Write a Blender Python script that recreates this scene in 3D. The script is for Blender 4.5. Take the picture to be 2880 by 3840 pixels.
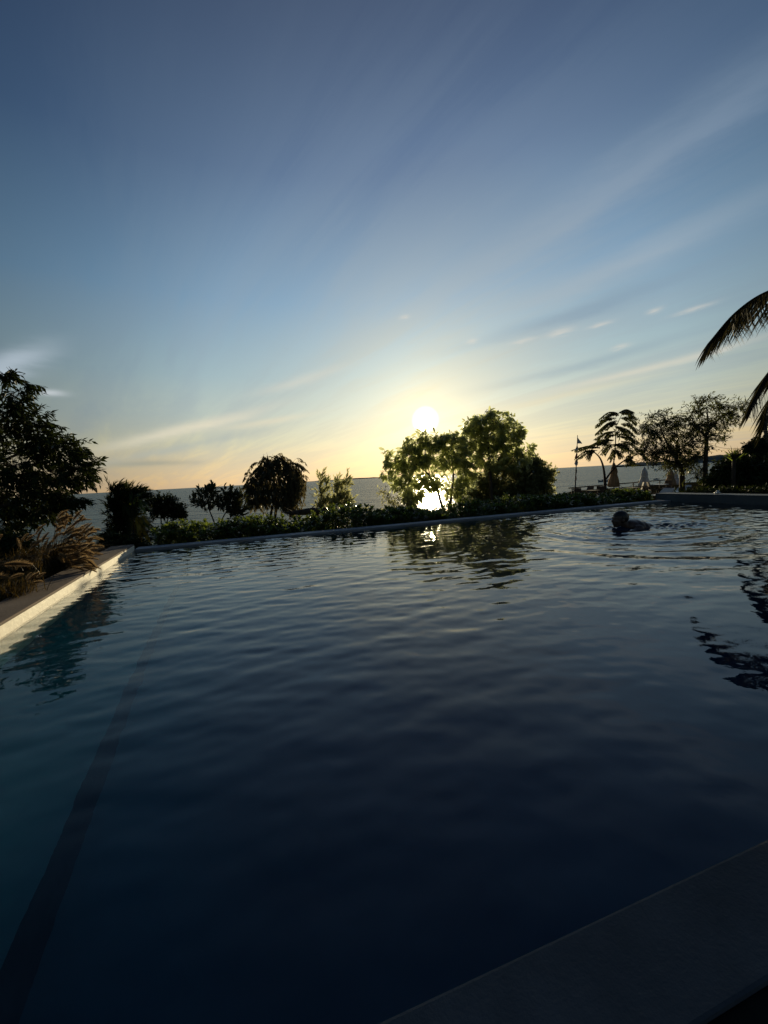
import bpy, bmesh, math, random
import numpy as np
from mathutils import Vector, Matrix

for o in list(bpy.data.objects):
    bpy.data.objects.remove(o)
scene = bpy.context.scene
COL = scene.collection
rnd = random.Random(7)
R_ = math.radians

# ------------------------------------------------------------------ camera
FPX = 1442.0
PITCH = math.atan(130 / FPX)
ROLL = math.atan(0.0541)
CAM = np.array([0.0, 0.0, 0.9])
FW = np.array([0, math.cos(PITCH), -math.sin(PITCH)])
ZC = np.array([0, math.sin(PITCH), math.cos(PITCH)])
RT = math.cos(ROLL) * np.array([1.0, 0, 0]) - math.sin(ROLL) * ZC
UP = math.cos(ROLL) * ZC + math.sin(ROLL) * np.array([1.0, 0, 0])

cd = bpy.data.cameras.new('camera')
cam = bpy.data.objects.new('camera', cd)
COL.objects.link(cam)
cd.sensor_fit = 'AUTO'
cd.sensor_width = 36.0
cd.lens = FPX / 3840 * 36.0
cd.clip_start = 0.05
cd.clip_end = 30000
cam.matrix_world = Matrix(((RT[0], UP[0], -FW[0], CAM[0]), (RT[1], UP[1], -FW[1], CAM[1]),
                           (RT[2], UP[2], -FW[2], CAM[2]), (0, 0, 0, 1)))
scene.camera = cam
scene.render.resolution_x = 768
scene.render.resolution_y = 1024


def ray(u, v):
    return FW + (u - 1440) / FPX * RT - (v - 1920) / FPX * UP


def P(u, v, d):
    """world point at depth y = d that stands where the photograph shows (u, v)"""
    k = ray(u, v)
    return CAM + k * (d / k[1])


# ------------------------------------------------------------------ sky and sun
SUN_EL, SUN_AZ = R_(7.9), R_(6.75)
SUND = np.array([math.sin(SUN_AZ) * math.cos(SUN_EL), math.cos(SUN_AZ) * math.cos(SUN_EL), math.sin(SUN_EL)])


class NT:
    def __init__(s, tree):
        s.t = tree
        s.n = tree.nodes
        s.l = tree.links

    def new(s, typ, **kw):
        nd = s.n.new(typ)
        for k, v in kw.items():
            setattr(nd, k, v)
        return nd

    def inp(s, sock, v):
        if isinstance(v, bpy.types.NodeSocket):
            s.l.new(v, sock)
        elif v is not None:
            sock.default_value = v

    def m(s, op, a, b=None, c=None, clamp=False):
        nd = s.new('ShaderNodeMath', operation=op, use_clamp=clamp)
        for i, x in enumerate((a, b, c)):
            s.inp(nd.inputs[i], x)
        return nd.outputs[0]

    def vm(s, op, a, b=None, scale=None):
        nd = s.new('ShaderNodeVectorMath', operation=op)
        s.inp(nd.inputs[0], a)
        s.inp(nd.inputs[1], b)
        if scale is not None:
            s.inp(nd.inputs['Scale'], scale)
        return nd.outputs['Value'] if op in ('DOT_PRODUCT', 'LENGTH') else nd.outputs['Vector']

    def ramp(s, fac, stops, interp='LINEAR'):
        nd = s.new('ShaderNodeValToRGB')
        nd.color_ramp.interpolation = interp
        el = nd.color_ramp.elements
        while len(el) < len(stops):
            el.new(0.5)
        for e, (p_, c) in zip(el, stops):
            e.position = p_
            if not hasattr(c, '__len__'):
                c = (c, c, c)
            e.color = (c[0], c[1], c[2], 1)
        s.inp(nd.inputs[0], fac)
        return nd.outputs[0]

    def mix(s, fac, a, b, blend='MIX'):
        nd = s.new('ShaderNodeMix', data_type='RGBA', blend_type=blend)
        s.inp(nd.inputs[0], fac)
        for sock, v in ((nd.inputs[6], a), (nd.inputs[7], b)):
            if isinstance(v, (tuple, list)):
                v = (v[0], v[1], v[2], 1)
            s.inp(sock, v)
        return nd.outputs[2]

    def noise(s, vec, scale, detail=4, rough=0.5, dist=0.0):
        nd = s.new('ShaderNodeTexNoise')
        s.inp(nd.inputs['Vector'], vec)
        nd.inputs['Scale'].default_value = scale
        nd.inputs['Detail'].default_value = detail
        nd.inputs['Roughness'].default_value = rough
        nd.inputs['Distortion'].default_value = dist
        return nd.outputs['Fac']


def srgb(r, g, b):
    return tuple(((c / 255 + 0.055) / 1.055) ** 2.4 if c > 10 else c / 255 / 12.92 for c in (r, g, b))


world = bpy.data.worlds.new('World')
scene.world = world
world.use_nodes = True
wt = NT(world.node_tree)
wt.n.clear()
w_out = wt.new('ShaderNodeOutputWorld')
w_bg = wt.new('ShaderNodeBackground')
w_bg.inputs['Strength'].default_value = 0.1
wt.l.new(w_bg.outputs[0], w_out.inputs[0])
nish = wt.new('ShaderNodeTexSky', sky_type='NISHITA')
nish.sun_disc = False
nish.sun_elevation = SUN_EL
nish.sun_rotation = SUN_AZ
nish.air_density = 1.0
nish.dust_density = 1.5
nish.ozone_density = 2.0
tc = wt.new('ShaderNodeTexCoord').outputs['Generated']
wd = wt.vm('NORMALIZE', tc)
sep = wt.new('ShaderNodeSeparateXYZ')
wt.l.new(wd, sep.inputs[0])
dx, dy, dz = sep.outputs
dzc = wt.m('MAXIMUM', dz, 0.0)
el = wt.m('MULTIPLY', wt.m('ARCSINE', dzc), 180 / math.pi)          # elevation, degrees
az = wt.m('MULTIPLY', wt.m('ARCTAN2', dx, dy), 180 / math.pi)       # azimuth from +y, degrees
cosg = wt.vm('DOT_PRODUCT', wd, tuple(SUND))
gam = wt.m('MULTIPLY', wt.m('ARCCOSINE', wt.m('MINIMUM', cosg, 0.99999)), 180 / math.pi)
base = wt.ramp(wt.m('DIVIDE', el, 90), [
    (0.0, srgb(232, 194, 142)), (0.03, srgb(226, 200, 152)), (0.065, srgb(204, 200, 168)), (0.105, srgb(176, 189, 180)),
    (0.16, srgb(146, 174, 184)), (0.26, srgb(102, 146, 181)), (0.40, srgb(54, 96, 143)), (0.55, srgb(31, 66, 114)),
    (0.75, srgb(22, 52, 97)), (1.0, srgb(18, 45, 88))], 'LINEAR')
fall = wt.ramp(wt.m('DIVIDE', gam, 180), [(0, 0.98), (0.08, 0.98), (0.17, 0.96), (0.24, 0.66), (0.34, 0.29), (0.5, 0.30), (1, 0.34)], 'LINEAR')
# away from the sun the horizon turns from yellow to a dull blue grey
side = wt.ramp(wt.m('DIVIDE', gam, 180), [(0, 0.0), (0.22, 0.0), (0.5, 0.75), (1, 0.9)])
side = wt.m('MULTIPLY', side, wt.ramp(wt.m('DIVIDE', el, 90), [(0, 1.0), (0.1, 0.6), (0.3, 0.0)]))
base = wt.mix(side, base, srgb(120, 140, 160))
sky = wt.vm('MULTIPLY', base, fall)
# aureole round the low sun
g1 = wt.m('POWER', 2.718, wt.m('DIVIDE', gam, -4.8))
g2 = wt.m('POWER', 2.718, wt.m('DIVIDE', gam, -14.0))
glow = wt.vm('ADD', wt.vm('SCALE', (1.0, 0.80, 0.22), scale=wt.m('MULTIPLY', g1, 0.22)),
             wt.vm('SCALE', (0.84, 0.76, 0.42), scale=wt.m('MULTIPLY', g2, 0.34)))
g0 = wt.m('POWER', 2.718, wt.m('DIVIDE', gam, -1.4))
g3 = wt.m('POWER', 2.718, wt.m('MULTIPLY', wt.m('POWER', wt.m('DIVIDE', gam, 34.0), 2.0), -1.0))
glow = wt.vm('ADD', glow, wt.vm('SCALE', (0.48, 0.50, 0.46), scale=wt.m('MULTIPLY', g3, 0.24)))
glow = wt.vm('ADD', glow, wt.vm('SCALE', (1.0, 0.8, 0.3), scale=wt.m('MULTIPLY', g0, 0.45)))
sky = wt.vm('ADD', sky, glow)
# thin cirrus drawn out along one wind direction, projected on a high flat layer
inv = wt.m('DIVIDE', 1.0, wt.m('ADD', dzc, 0.10))
px_ = wt.m('MULTIPLY', dx, inv)
py_ = wt.m('MULTIPLY', dy, inv)
ca, sa = math.cos(R_(128)), math.sin(R_(128))
q1 = wt.m('ADD', wt.m('MULTIPLY', px_, ca), wt.m('MULTIPLY', py_, sa))
q2 = wt.m('ADD', wt.m('MULTIPLY', px_, -sa), wt.m('MULTIPLY', py_, ca))
comb = wt.new('ShaderNodeCombineXYZ')
wt.l.new(wt.m('MULTIPLY', q1, 0.30), comb.inputs[0])
wt.l.new(wt.m('MULTIPLY', q2, 1.5), comb.inputs[1])
cir = wt.noise(comb.outputs[0], 1.25, 11, 0.60, 0.5)
comb2 = wt.new('ShaderNodeCombineXYZ')
wt.l.new(wt.m('MULTIPLY', q1, 0.75), comb2.inputs[0])
wt.l.new(wt.m('MULTIPLY', q2, 5.5), comb2.inputs[1])
fib = wt.noise(comb2.outputs[0], 1.0, 9, 0.62, 0.6)
cir = wt.m('ADD', wt.m('MULTIPLY', cir, 0.78), wt.m('MULTIPLY', fib, 0.22))
cirm = wt.ramp(cir, [(0.0, 0), (0.41, 0.0), (0.55, 0.55), (0.70, 1.0)], 'EASE')
cirm = wt.m('MULTIPLY', cirm, wt.ramp(wt.m('DIVIDE', el, 90), [(0, 0.5), (0.05, 0.8), (0.2, 0.95), (0.36, 0.55), (0.5, 0.32), (0.8, 0.15)]))
cirm = wt.m('MULTIPLY', cirm, wt.ramp(wt.m('DIVIDE', gam, 180), [(0, 1.0), (0.2, 0.9), (0.36, 0.35), (1, 0.3)]))
cloudcol = wt.mix(wt.m('MULTIPLY', g2, 1.2, clamp=True), srgb(128, 156, 182), srgb(246, 230, 182))
cloudcol = wt.vm('MULTIPLY', cloudcol, fall)
sky = wt.mix(wt.m('MULTIPLY', cirm, 0.62), sky, cloudcol)


def band(az0, el0, slope, wid, half, col, k, fuzz=0.5, scale=0.25):
    """one drawn-out streak of cloud: centre azimuth / elevation, tilt, thickness, half length (degrees)"""
    da = wt.m('SUBTRACT', az, az0)
    c2 = wt.new('ShaderNodeCombineXYZ')
    wt.l.new(wt.m('MULTIPLY', az, scale * 0.35), c2.inputs[0])
    wt.l.new(wt.m('MULTIPLY', el, scale * 1.6), c2.inputs[1])
    nz = wt.noise(c2.outputs[0], 1.0, 6, 0.6)
    de = wt.m('SUBTRACT', wt.m('SUBTRACT', el, el0), wt.m('MULTIPLY', da, slope))
    de = wt.m('ADD', de, wt.m('MULTIPLY', wt.m('SUBTRACT', nz, 0.5), wid * 2.2))
    e1_ = wt.m('POWER', wt.m('DIVIDE', de, wid), 2.0)
    e2_ = wt.m('POWER', wt.m('DIVIDE', da, half), 2.0)
    gs = wt.m('POWER', 2.718, wt.m('MULTIPLY', wt.m('ADD', e1_, e2_), -1.0))
    gs = wt.m('MULTIPLY', gs, wt.m('ADD', 1 - fuzz, wt.m('MULTIPLY', nz, fuzz * 2)))
    return wt.m('MULTIPLY', gs, k, clamp=True), col


CL = []
for b in [(-26, 7.7, 0.26, 0.7, 9, srgb(234, 224, 198), 0.75),
          (-31.5, 3.35, -0.01, 0.45, 5.5, srgb(160, 160, 146), 0.85),
          (-26, 5.6, 0.20, 0.5, 10, srgb(164, 176, 176), 0.45),
          (-16, 8.6, 0.15, 0.45, 6, srgb(236, 222, 190), 0.45),
          (-11, 14.0, 0.28, 0.7, 6, srgb(222, 216, 198), 0.40),
          (-42.5, 13.6, 0.55, 1.3, 3.2, srgb(196, 208, 220), 0.7),
          (-39.6, 11.2, 0.02, 0.35, 1.3, srgb(206, 212, 216), 0.8),
          (33, 11.0, 0.10, 0.45, 11, srgb(222, 216, 196), 0.6),
          (25, 9.2, 0.10, 0.6, 9, srgb(232, 216, 176), 0.45),
          (29, 12.9, 0.10, 0.6, 12, srgb(140, 164, 178), 0.5),
          (27, 18.8, 0.12, 0.9, 12, srgb(124, 152, 174), 0.55),
          (31, 22.5, 0.14, 1.3, 13, srgb(172, 184, 192), 0.42),
          (36, 31, 0.20, 2.0, 14, srgb(140, 158, 178), 0.42),
          (22, 27, 0.30, 2.2, 12, srgb(166, 178, 186), 0.35)]:
    CL.append(band(*b))
for a_, e_, w_, h_ in [(25.0, 17.1, 0.40, 1.4), (20.4, 16.8, 0.26, 1.5), (31.7, 14.1, 0.28, 0.9), (35.1, 17.2, 0.28, 0.7), (29.5, 17.0, 0.22, 1.2),
                       (13.7, 17.7, 0.28, 0.7), (38.7, 16.4, 0.22, 1.6), (4.4, 21.5, 0.25, 0.7), (40.5, 11.6, 0.25, 1.6)]:
    CL.append(band(a_, e_, 0.08, w_, h_, srgb(220, 214, 202), 0.46, 0.9, 1.6))
for msk, c in CL:
    sky = wt.mix(msk, sky, c)
# the sun itself
disc = wt.ramp(wt.m('DIVIDE', gam, 10), [(0.0, 1.0), (0.125, 1.0), (0.17, 0.03), (0.21, 0.0)], 'EASE')
sky = wt.vm('ADD', sky, wt.vm('SCALE', (20.0, 17.5, 11.0), scale=wt.m('MULTIPLY', disc, 1.0)))
graded = wt.vm('SCALE', sky, scale=10.0)
final = wt.mix(0.10, graded, nish.outputs[0])
wt.l.new(final, w_bg.inputs['Color'])

sl = bpy.data.lights.new('sun', 'SUN')
sl.energy = 5.0
sl.angle = R_(0.55)
sl.color = (1.0, 0.82, 0.50)
sun = bpy.data.objects.new('sun', sl)
COL.objects.link(sun)
sun.rotation_euler = Vector(SUND).to_track_quat('Z', 'Y').to_euler()

scene.view_settings.view_transform = 'Standard'
scene.view_settings.look = 'None'
scene.view_settings.exposure = 0.0
scene.view_settings.gamma = 1.0
scene.view_settings.use_curve_mapping = False
scene.render.engine = 'CYCLES'
scene.cycles.max_bounces = 10
scene.cycles.transparent_max_bounces = 8
scene.cycles.sample_clamp_indirect = 4.0
scene.cycles.caustics_reflective = True
scene.cycles.caustics_refractive = True

# ------------------------------------------------------------------ materials
MATS = {}


def mat_new(name):
    m = bpy.data.materials.new(name)
    m.use_nodes = True
    t = NT(m.node_tree)
    t.n.clear()
    out = t.new('ShaderNodeOutputMaterial')
    MATS[name] = m
    return m, t, out


def mat_solid(name, c1, c2, scale=4.0, rough=0.7, bump=0.0, bscale=30.0, spec=0.4, detail=5, metal=0.0):
    m, t, out = mat_new(name)
    co = t.new('ShaderNodeTexCoord').outputs['Object']
    n1 = t.noise(co, scale, detail, 0.6)
    col = t.mix(t.ramp(n1, [(0.3, 0), (0.7, 1)]), c1, c2)
    b = t.new('ShaderNodeBsdfPrincipled')
    t.l.new(col, b.inputs['Base Color'])
    b.inputs['Roughness'].default_value = rough
    b.inputs['Specular IOR Level'].default_value = spec
    b.inputs['Metallic'].default_value = metal
    if bump:
        bp = t.new('ShaderNodeBump')
        bp.inputs['Strength'].default_value = 0.6
        bp.inputs['Distance'].default_value = bump
        t.l.new(t.noise(co, bscale, 5, 0.6), bp.inputs['Height'])
        t.l.new(bp.outputs[0], b.inputs['Normal'])
    t.l.new(b.outputs[0], out.inputs[0])
    return m


def mat_leaf(name, dark, light, trans=0.35, gloss=0.06, rough=0.35, tcol=None):
    """leaf: diffuse + light passing through the blade + a waxy sheen, a little different on each leaf"""
    m, t, out = mat_new(name)
    rn = t.new('ShaderNodeNewGeometry').outputs['Random Per Island']
    oi = t.new('ShaderNodeObjectInfo').outputs['Random']
    fr = t.m('FRACT', t.m('ADD', rn, oi))
    col = t.mix(fr, dark, light)
    d = t.new('ShaderNodeBsdfDiffuse')
    t.l.new(col, d.inputs[0])
    tr = t.new('ShaderNodeBsdfTranslucent')
    tcl = tcol or tuple(min(1, c * k) for c, k in zip(light, (1.9, 1.7, 0.9)))
    t.l.new(t.mix(fr, tuple(c * 0.7 for c in tcl), tcl), tr.inputs[0])
    g = t.new('ShaderNodeBsdfGlossy')
    g.inputs['Roughness'].default_value = rough
    g.inputs['Color'].default_value = (1, 1, 1, 1)
    mx = t.new('ShaderNodeMixShader')
    mx.inputs[0].default_value = trans
    t.l.new(d.outputs[0], mx.inputs[1])
    t.l.new(tr.outputs[0], mx.inputs[2])
    m2 = t.new('ShaderNodeMixShader')
    fz = t.new('ShaderNodeFresnel')
    fz.inputs['IOR'].default_value = 1.4
    t.l.new(t.m('MULTIPLY', fz.outputs[0], gloss / 0.03, clamp=True), m2.inputs[0])
    t.l.new(mx.outputs[0], m2.inputs[1])
    t.l.new(g.outputs[0], m2.inputs[2])
    t.l.new(m2.outputs[0], out.inputs[0])
    return m


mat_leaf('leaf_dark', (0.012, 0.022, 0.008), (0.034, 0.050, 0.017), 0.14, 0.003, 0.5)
mat_leaf('leaf_small', (0.018, 0.026, 0.012), (0.06, 0.07, 0.03), 0.30, 0.008, 0.5)
mat_leaf('leaf_hedge', (0.035, 0.06, 0.014), (0.11, 0.16, 0.04), 0.5, 0.016, 0.25)
mat_leaf('leaf_broad', (0.06, 0.10, 0.03), (0.12, 0.17, 0.06), 0.70, 0.012, 0.4, (0.74, 0.78, 0.42))
mat_leaf('leaf_bush', (0.05, 0.075, 0.03), (0.11, 0.135, 0.055), 0.6, 0.006, 0.5, (0.58, 0.58, 0.30))
mat_leaf('leaf_weep', (0.045, 0.05, 0.026), (0.10, 0.10, 0.055), 0.4, 0.006, 0.5, (0.24, 0.20, 0.09))
mat_leaf('leaf_feather', (0.03, 0.04, 0.018), (0.07, 0.085, 0.035), 0.4, 0.006, 0.5)
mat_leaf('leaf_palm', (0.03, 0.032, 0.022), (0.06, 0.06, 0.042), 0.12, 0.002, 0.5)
mat_leaf('leaf_yellow', (0.20, 0.17, 0.02), (0.42, 0.32, 0.04), 0.45, 0.02, 0.45)
mat_leaf('grass_blade', (0.02, 0.02, 0.01), (0.09, 0.065, 0.03), 0.3, 0.003, 0.6)
mat_leaf('plume', (0.15, 0.10, 0.05), (0.30, 0.215, 0.115), 0.5, 0.004, 0.6, (0.46, 0.32, 0.16))
mat_solid('bark', (0.035, 0.027, 0.02), (0.08, 0.065, 0.05), 14, 0.9, 0.01, 40, 0.2)
mat_solid('driftwood', (0.05, 0.034, 0.024), (0.11, 0.08, 0.06), 8, 0.9, 0.01, 30, 0.2)
mat_solid('soil', (0.03, 0.024, 0.017), (0.07, 0.055, 0.04), 3, 0.95, 0.03, 18, 0.1)
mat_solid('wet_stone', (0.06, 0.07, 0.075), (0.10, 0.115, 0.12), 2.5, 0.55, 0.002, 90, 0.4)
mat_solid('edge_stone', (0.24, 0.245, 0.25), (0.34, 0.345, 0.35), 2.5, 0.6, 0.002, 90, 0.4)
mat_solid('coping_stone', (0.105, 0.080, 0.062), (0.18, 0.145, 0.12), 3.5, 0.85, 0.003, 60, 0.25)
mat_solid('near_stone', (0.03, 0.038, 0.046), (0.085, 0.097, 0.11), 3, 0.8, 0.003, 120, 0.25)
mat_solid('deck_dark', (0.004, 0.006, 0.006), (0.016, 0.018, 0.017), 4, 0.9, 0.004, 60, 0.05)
mat_solid('deck_wood', (0.03, 0.024, 0.018), (0.06, 0.05, 0.04), 6, 0.95, 0.003, 40, 0.0)
mat_solid('rail_wood', (0.04, 0.032, 0.025), (0.08, 0.065, 0.05), 8, 0.8, 0.0, 40, 0.3)
mat_solid('canvas_tan', (0.30, 0.19, 0.10), (0.42, 0.28, 0.16), 5, 0.9, 0.004, 30, 0.1)
mat_solid('canvas_white', (0.55, 0.53, 0.50), (0.72, 0.70, 0.66), 5, 0.9, 0.004, 30, 0.1)
mat_solid('canvas_red', (0.38, 0.07, 0.045), (0.50, 0.11, 0.07), 5, 0.9, 0.0, 30, 0.1)
mat_solid('metal_dark', (0.03, 0.03, 0.03), (0.06, 0.06, 0.06), 6, 0.5, 0.0, 30, 0.5)
mat_solid('chair_wicker', (0.07, 0.05, 0.035), (0.14, 0.10, 0.07), 20, 0.8, 0.004, 90, 0.2)
mat_solid('table_top', (0.5, 0.48, 0.44), (0.62, 0.60, 0.56), 5, 0.4, 0.0, 30, 0.5)
mat_solid('skin', (0.07, 0.044, 0.032), (0.11, 0.068, 0.05), 9, 0.45, 0.0, 30, 0.5)
mat_solid('hair', (0.014, 0.010, 0.008), (0.03, 0.022, 0.016), 30, 0.35, 0.004, 120, 0.5)
mat_solid('boat_paint', (0.14, 0.15, 0.16), (0.24, 0.25, 0.26), 5, 0.5, 0.0, 30, 0.4)
mat_solid('buoy_paint', (0.75, 0.74, 0.70), (0.82, 0.8, 0.76), 5, 0.35, 0.0, 30, 0.5)
mat_solid('tile_shaded', (0.028, 0.075, 0.10), (0.045, 0.11, 0.14), 5, 0.9, 0.0, 30, 0.0)  # darker copy of the pool tile: shade on the step riser painted in
mat_solid('hill', (0.10, 0.115, 0.115), (0.15, 0.16, 0.15), 0.02, 1.0, 0.0, 30, 0.0)
mat_solid('thatch', (0.035, 0.028, 0.02), (0.07, 0.058, 0.042), 14, 0.95, 0.02, 60, 0.1)


def mat_plaster():
    m, t, out = mat_new('pool_plaster')
    co = t.new('ShaderNodeTexCoord').outputs['Object']
    n1 = t.noise(co, 2.2, 6, 0.65)
    n2 = t.noise(co, 26, 4, 0.6)
    col = t.mix(t.ramp(n1, [(0.3, 0), (0.7, 1)]), (0.76, 0.72, 0.60), (0.86, 0.82, 0.70))
    col = t.mix(t.m('MULTIPLY', t.ramp(n2, [(0.45, 0), (0.75, 1)]), 0.25), col, (0.45, 0.42, 0.34))
    ps = t.new('ShaderNodeSeparateXYZ')
    t.l.new(t.new('ShaderNodeNewGeometry').outputs['Position'], ps.inputs[0])
    ln = t.m('SUBTRACT', 1.0, t.m('DIVIDE', t.m('ABSOLUTE', t.m('SUBTRACT', ps.outputs[2], t.m('MULTIPLY', n1, 0.012))), 0.009), clamp=True)
    col = t.mix(t.m('MULTIPLY', ln, 0.7), col, (0.20, 0.19, 0.14))
    b = t.new('ShaderNodeBsdfPrincipled')
    t.l.new(col, b.inputs['Base Color'])
    b.inputs['Roughness'].default_value = 0.6
    bp = t.new('ShaderNodeBump')
    bp.inputs['Distance'].default_value = 0.004
    t.l.new(n2, bp.inputs['Height'])
    t.l.new(bp.outputs[0], b.inputs['Normal'])
    t.l.new(b.outputs[0], out.inputs[0])


mat_plaster()


def mat_poolfloor():
    m, t, out = mat_new('pool_tile')
    co = t.new('ShaderNodeTexCoord').outputs['Object']
    n1 = t.noise(co, 0.9, 5, 0.6)
    n2 = t.noise(co, 2.4, 3, 0.5)
    col = t.mix(t.ramp(n1, [(0.35, 0), (0.7, 1)]), (0.045, 0.155, 0.20), (0.085, 0.24, 0.285))
    col = t.mix(t.m('MULTIPLY', t.ramp(n2, [(0.58, 0), (0.78, 1)]), 0.5), col, (0.14, 0.30, 0.31))
    b = t.new('ShaderNodeBsdfPrincipled')
    t.l.new(col, b.inputs['Base Color'])
    b.inputs['Roughness'].default_value = 0.9
    b.inputs['Specular IOR Level'].default_value = 0.0
    t.l.new(b.outputs[0], out.inputs[0])


mat_poolfloor()


def mat_poolwater():
    m, t, out = mat_new('pool_water')
    co = t.new('ShaderNodeTexCoord').outputs['Object']
    g = t.new('ShaderNodeBsdfPrincipled')
    g.inputs['Base Color'].default_value = (1, 1, 1, 1)
    g.inputs['Roughness'].default_value = 0.0
    g.inputs['IOR'].default_value = 1.45
    g.inputs['Transmission Weight'].default_value = 1.0
    bp = t.new('ShaderNodeBump')
    bp.inputs['Distance'].default_value = 0.002
    bp.inputs['Strength'].default_value = 0.35
    t.l.new(t.noise(co, 9, 3, 0.5), bp.inputs['Height'])
    t.l.new(bp.outputs[0], g.inputs['Normal'])
    t.l.new(g.outputs[0], out.inputs[0])
    va = t.new('ShaderNodeVolumeAbsorption')
    va.inputs['Color'].default_value = (0.10, 0.62, 0.78, 1)
    va.inputs['Density'].default_value = 1.2
    t.l.new(va.outputs[0], out.inputs['Volume'])


mat_poolwater()


def mat_sea():
    m, t, out = mat_new('sea_water')
    co = t.new('ShaderNodeTexCoord').outputs['Object']
    mp = t.new('ShaderNodeMapping')
    t.l.new(co, mp.inputs[0])
    mp.inputs['Scale'].default_value = (0.55, 1.0, 1.0)
    mp.inputs['Rotation'].default_value = (0, 0, 0.3)
    v = mp.outputs[0]
    n1 = t.noise(v, 1.6, 3, 0.55)
    n2 = t.noise(v, 0.33, 4, 0.6)
    n3 = t.noise(v, 0.06, 3, 0.5)
    h = t.m('ADD', t.m('ADD', t.m('MULTIPLY', n1, 0.22), t.m('MULTIPLY', n2, 0.8)), t.m('MULTIPLY', n3, 1.2))
    b = t.new('ShaderNodeBsdfPrincipled')
    b.inputs['Base Color'].default_value = (0.03, 0.085, 0.11, 1)
    b.inputs['Roughness'].default_value = 0.24
    b.inputs['Specular IOR Level'].default_value = 0.34
    b.inputs['IOR'].default_value = 1.333
    bp = t.new('ShaderNodeBump')
    bp.inputs['Distance'].default_value = 1.0
    bp.inputs['Strength'].default_value = 1.0
    t.l.new(h, bp.inputs['Height'])
    t.l.new(bp.outputs[0], b.inputs['Normal'])
    # a wind-roughened sea sends back only part of the low sky; the rest is the blue of the water itself
    df = t.new('ShaderNodeBsdfDiffuse')
    df.inputs['Color'].default_value = (0.03, 0.10, 0.14, 1)
    mx = t.new('ShaderNodeMixShader')
    mx.inputs[0].default_value = 0.45
    t.l.new(bp.outputs[0], df.inputs['Normal'])
    t.l.new(b.outputs[0], mx.inputs[1])
    t.l.new(df.outputs[0], mx.inputs[2])
    t.l.new(mx.outputs[0], out.inputs[0])


mat_sea()


def mat_ground():
    m, t, out = mat_new('ground_cover')
    ge = t.new('ShaderNodeNewGeometry').outputs['Position']
    sp = t.new('ShaderNodeSeparateXYZ')
    t.l.new(ge, sp.inputs[0])
    n1 = t.noise(ge, 0.8, 6, 0.65)
    n2 = t.noise(ge, 9, 4, 0.6)
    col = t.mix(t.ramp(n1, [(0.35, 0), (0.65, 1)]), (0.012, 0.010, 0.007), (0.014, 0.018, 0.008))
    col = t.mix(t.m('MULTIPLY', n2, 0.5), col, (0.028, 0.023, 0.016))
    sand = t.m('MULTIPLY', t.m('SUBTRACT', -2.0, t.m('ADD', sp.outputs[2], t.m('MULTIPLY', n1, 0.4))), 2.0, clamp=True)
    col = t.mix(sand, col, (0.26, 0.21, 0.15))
    b = t.new('ShaderNodeBsdfPrincipled')
    t.l.new(col, b.inputs['Base Color'])
    b.inputs['Specular IOR Level'].default_value = 0.0
    b.inputs['Roughness'].default_value = 0.95
    bp = t.new('ShaderNodeBump')
    bp.inputs['Distance'].default_value = 0.03
    t.l.new(n2, bp.inputs['Height'])
    t.l.new(bp.outputs[0], b.inputs['Normal'])
    t.l.new(b.outputs[0], out.inputs[0])


mat_ground()

# ------------------------------------------------------------------ mesh helpers


def link(name, me, mat=None, parent=None):
    o = bpy.data.objects.new(name, me)
    COL.objects.link(o)
    if mat and me is not None and not me.materials:
        me.materials.append(MATS[mat])
    if parent is not None:
        o.parent = parent
        o.matrix_parent_inverse = Matrix.Identity(4)
        if parent.type == 'EMPTY' or True:
            o.matrix_parent_inverse = parent_inv(parent)
    return o


def parent_inv(pa):
    m = Matrix.Identity(4)
    chain = []
    q = pa
    while q is not None:
        chain.append(q)
        q = q.parent
    for q in reversed(chain):
        if q.parent is not None:
            m = m @ q.matrix_parent_inverse
        m = m @ q.matrix_basis
    return m.inverted()


def tag(o, label=None, cat=None, group=None, kind=None):
    if label:
        o['label'] = label
    if cat:
        o['category'] = cat
    if group:
        o['group'] = group
    if kind:
        o['kind'] = kind
    return o


def thing(name, loc, label, cat, group=None):
    o = bpy.data.objects.new(name, None)
    COL.objects.link(o)
    o.empty_display_size = 0.2
    o.location = tuple(float(x) for x in loc)
    return tag(o, label, cat, group)


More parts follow.
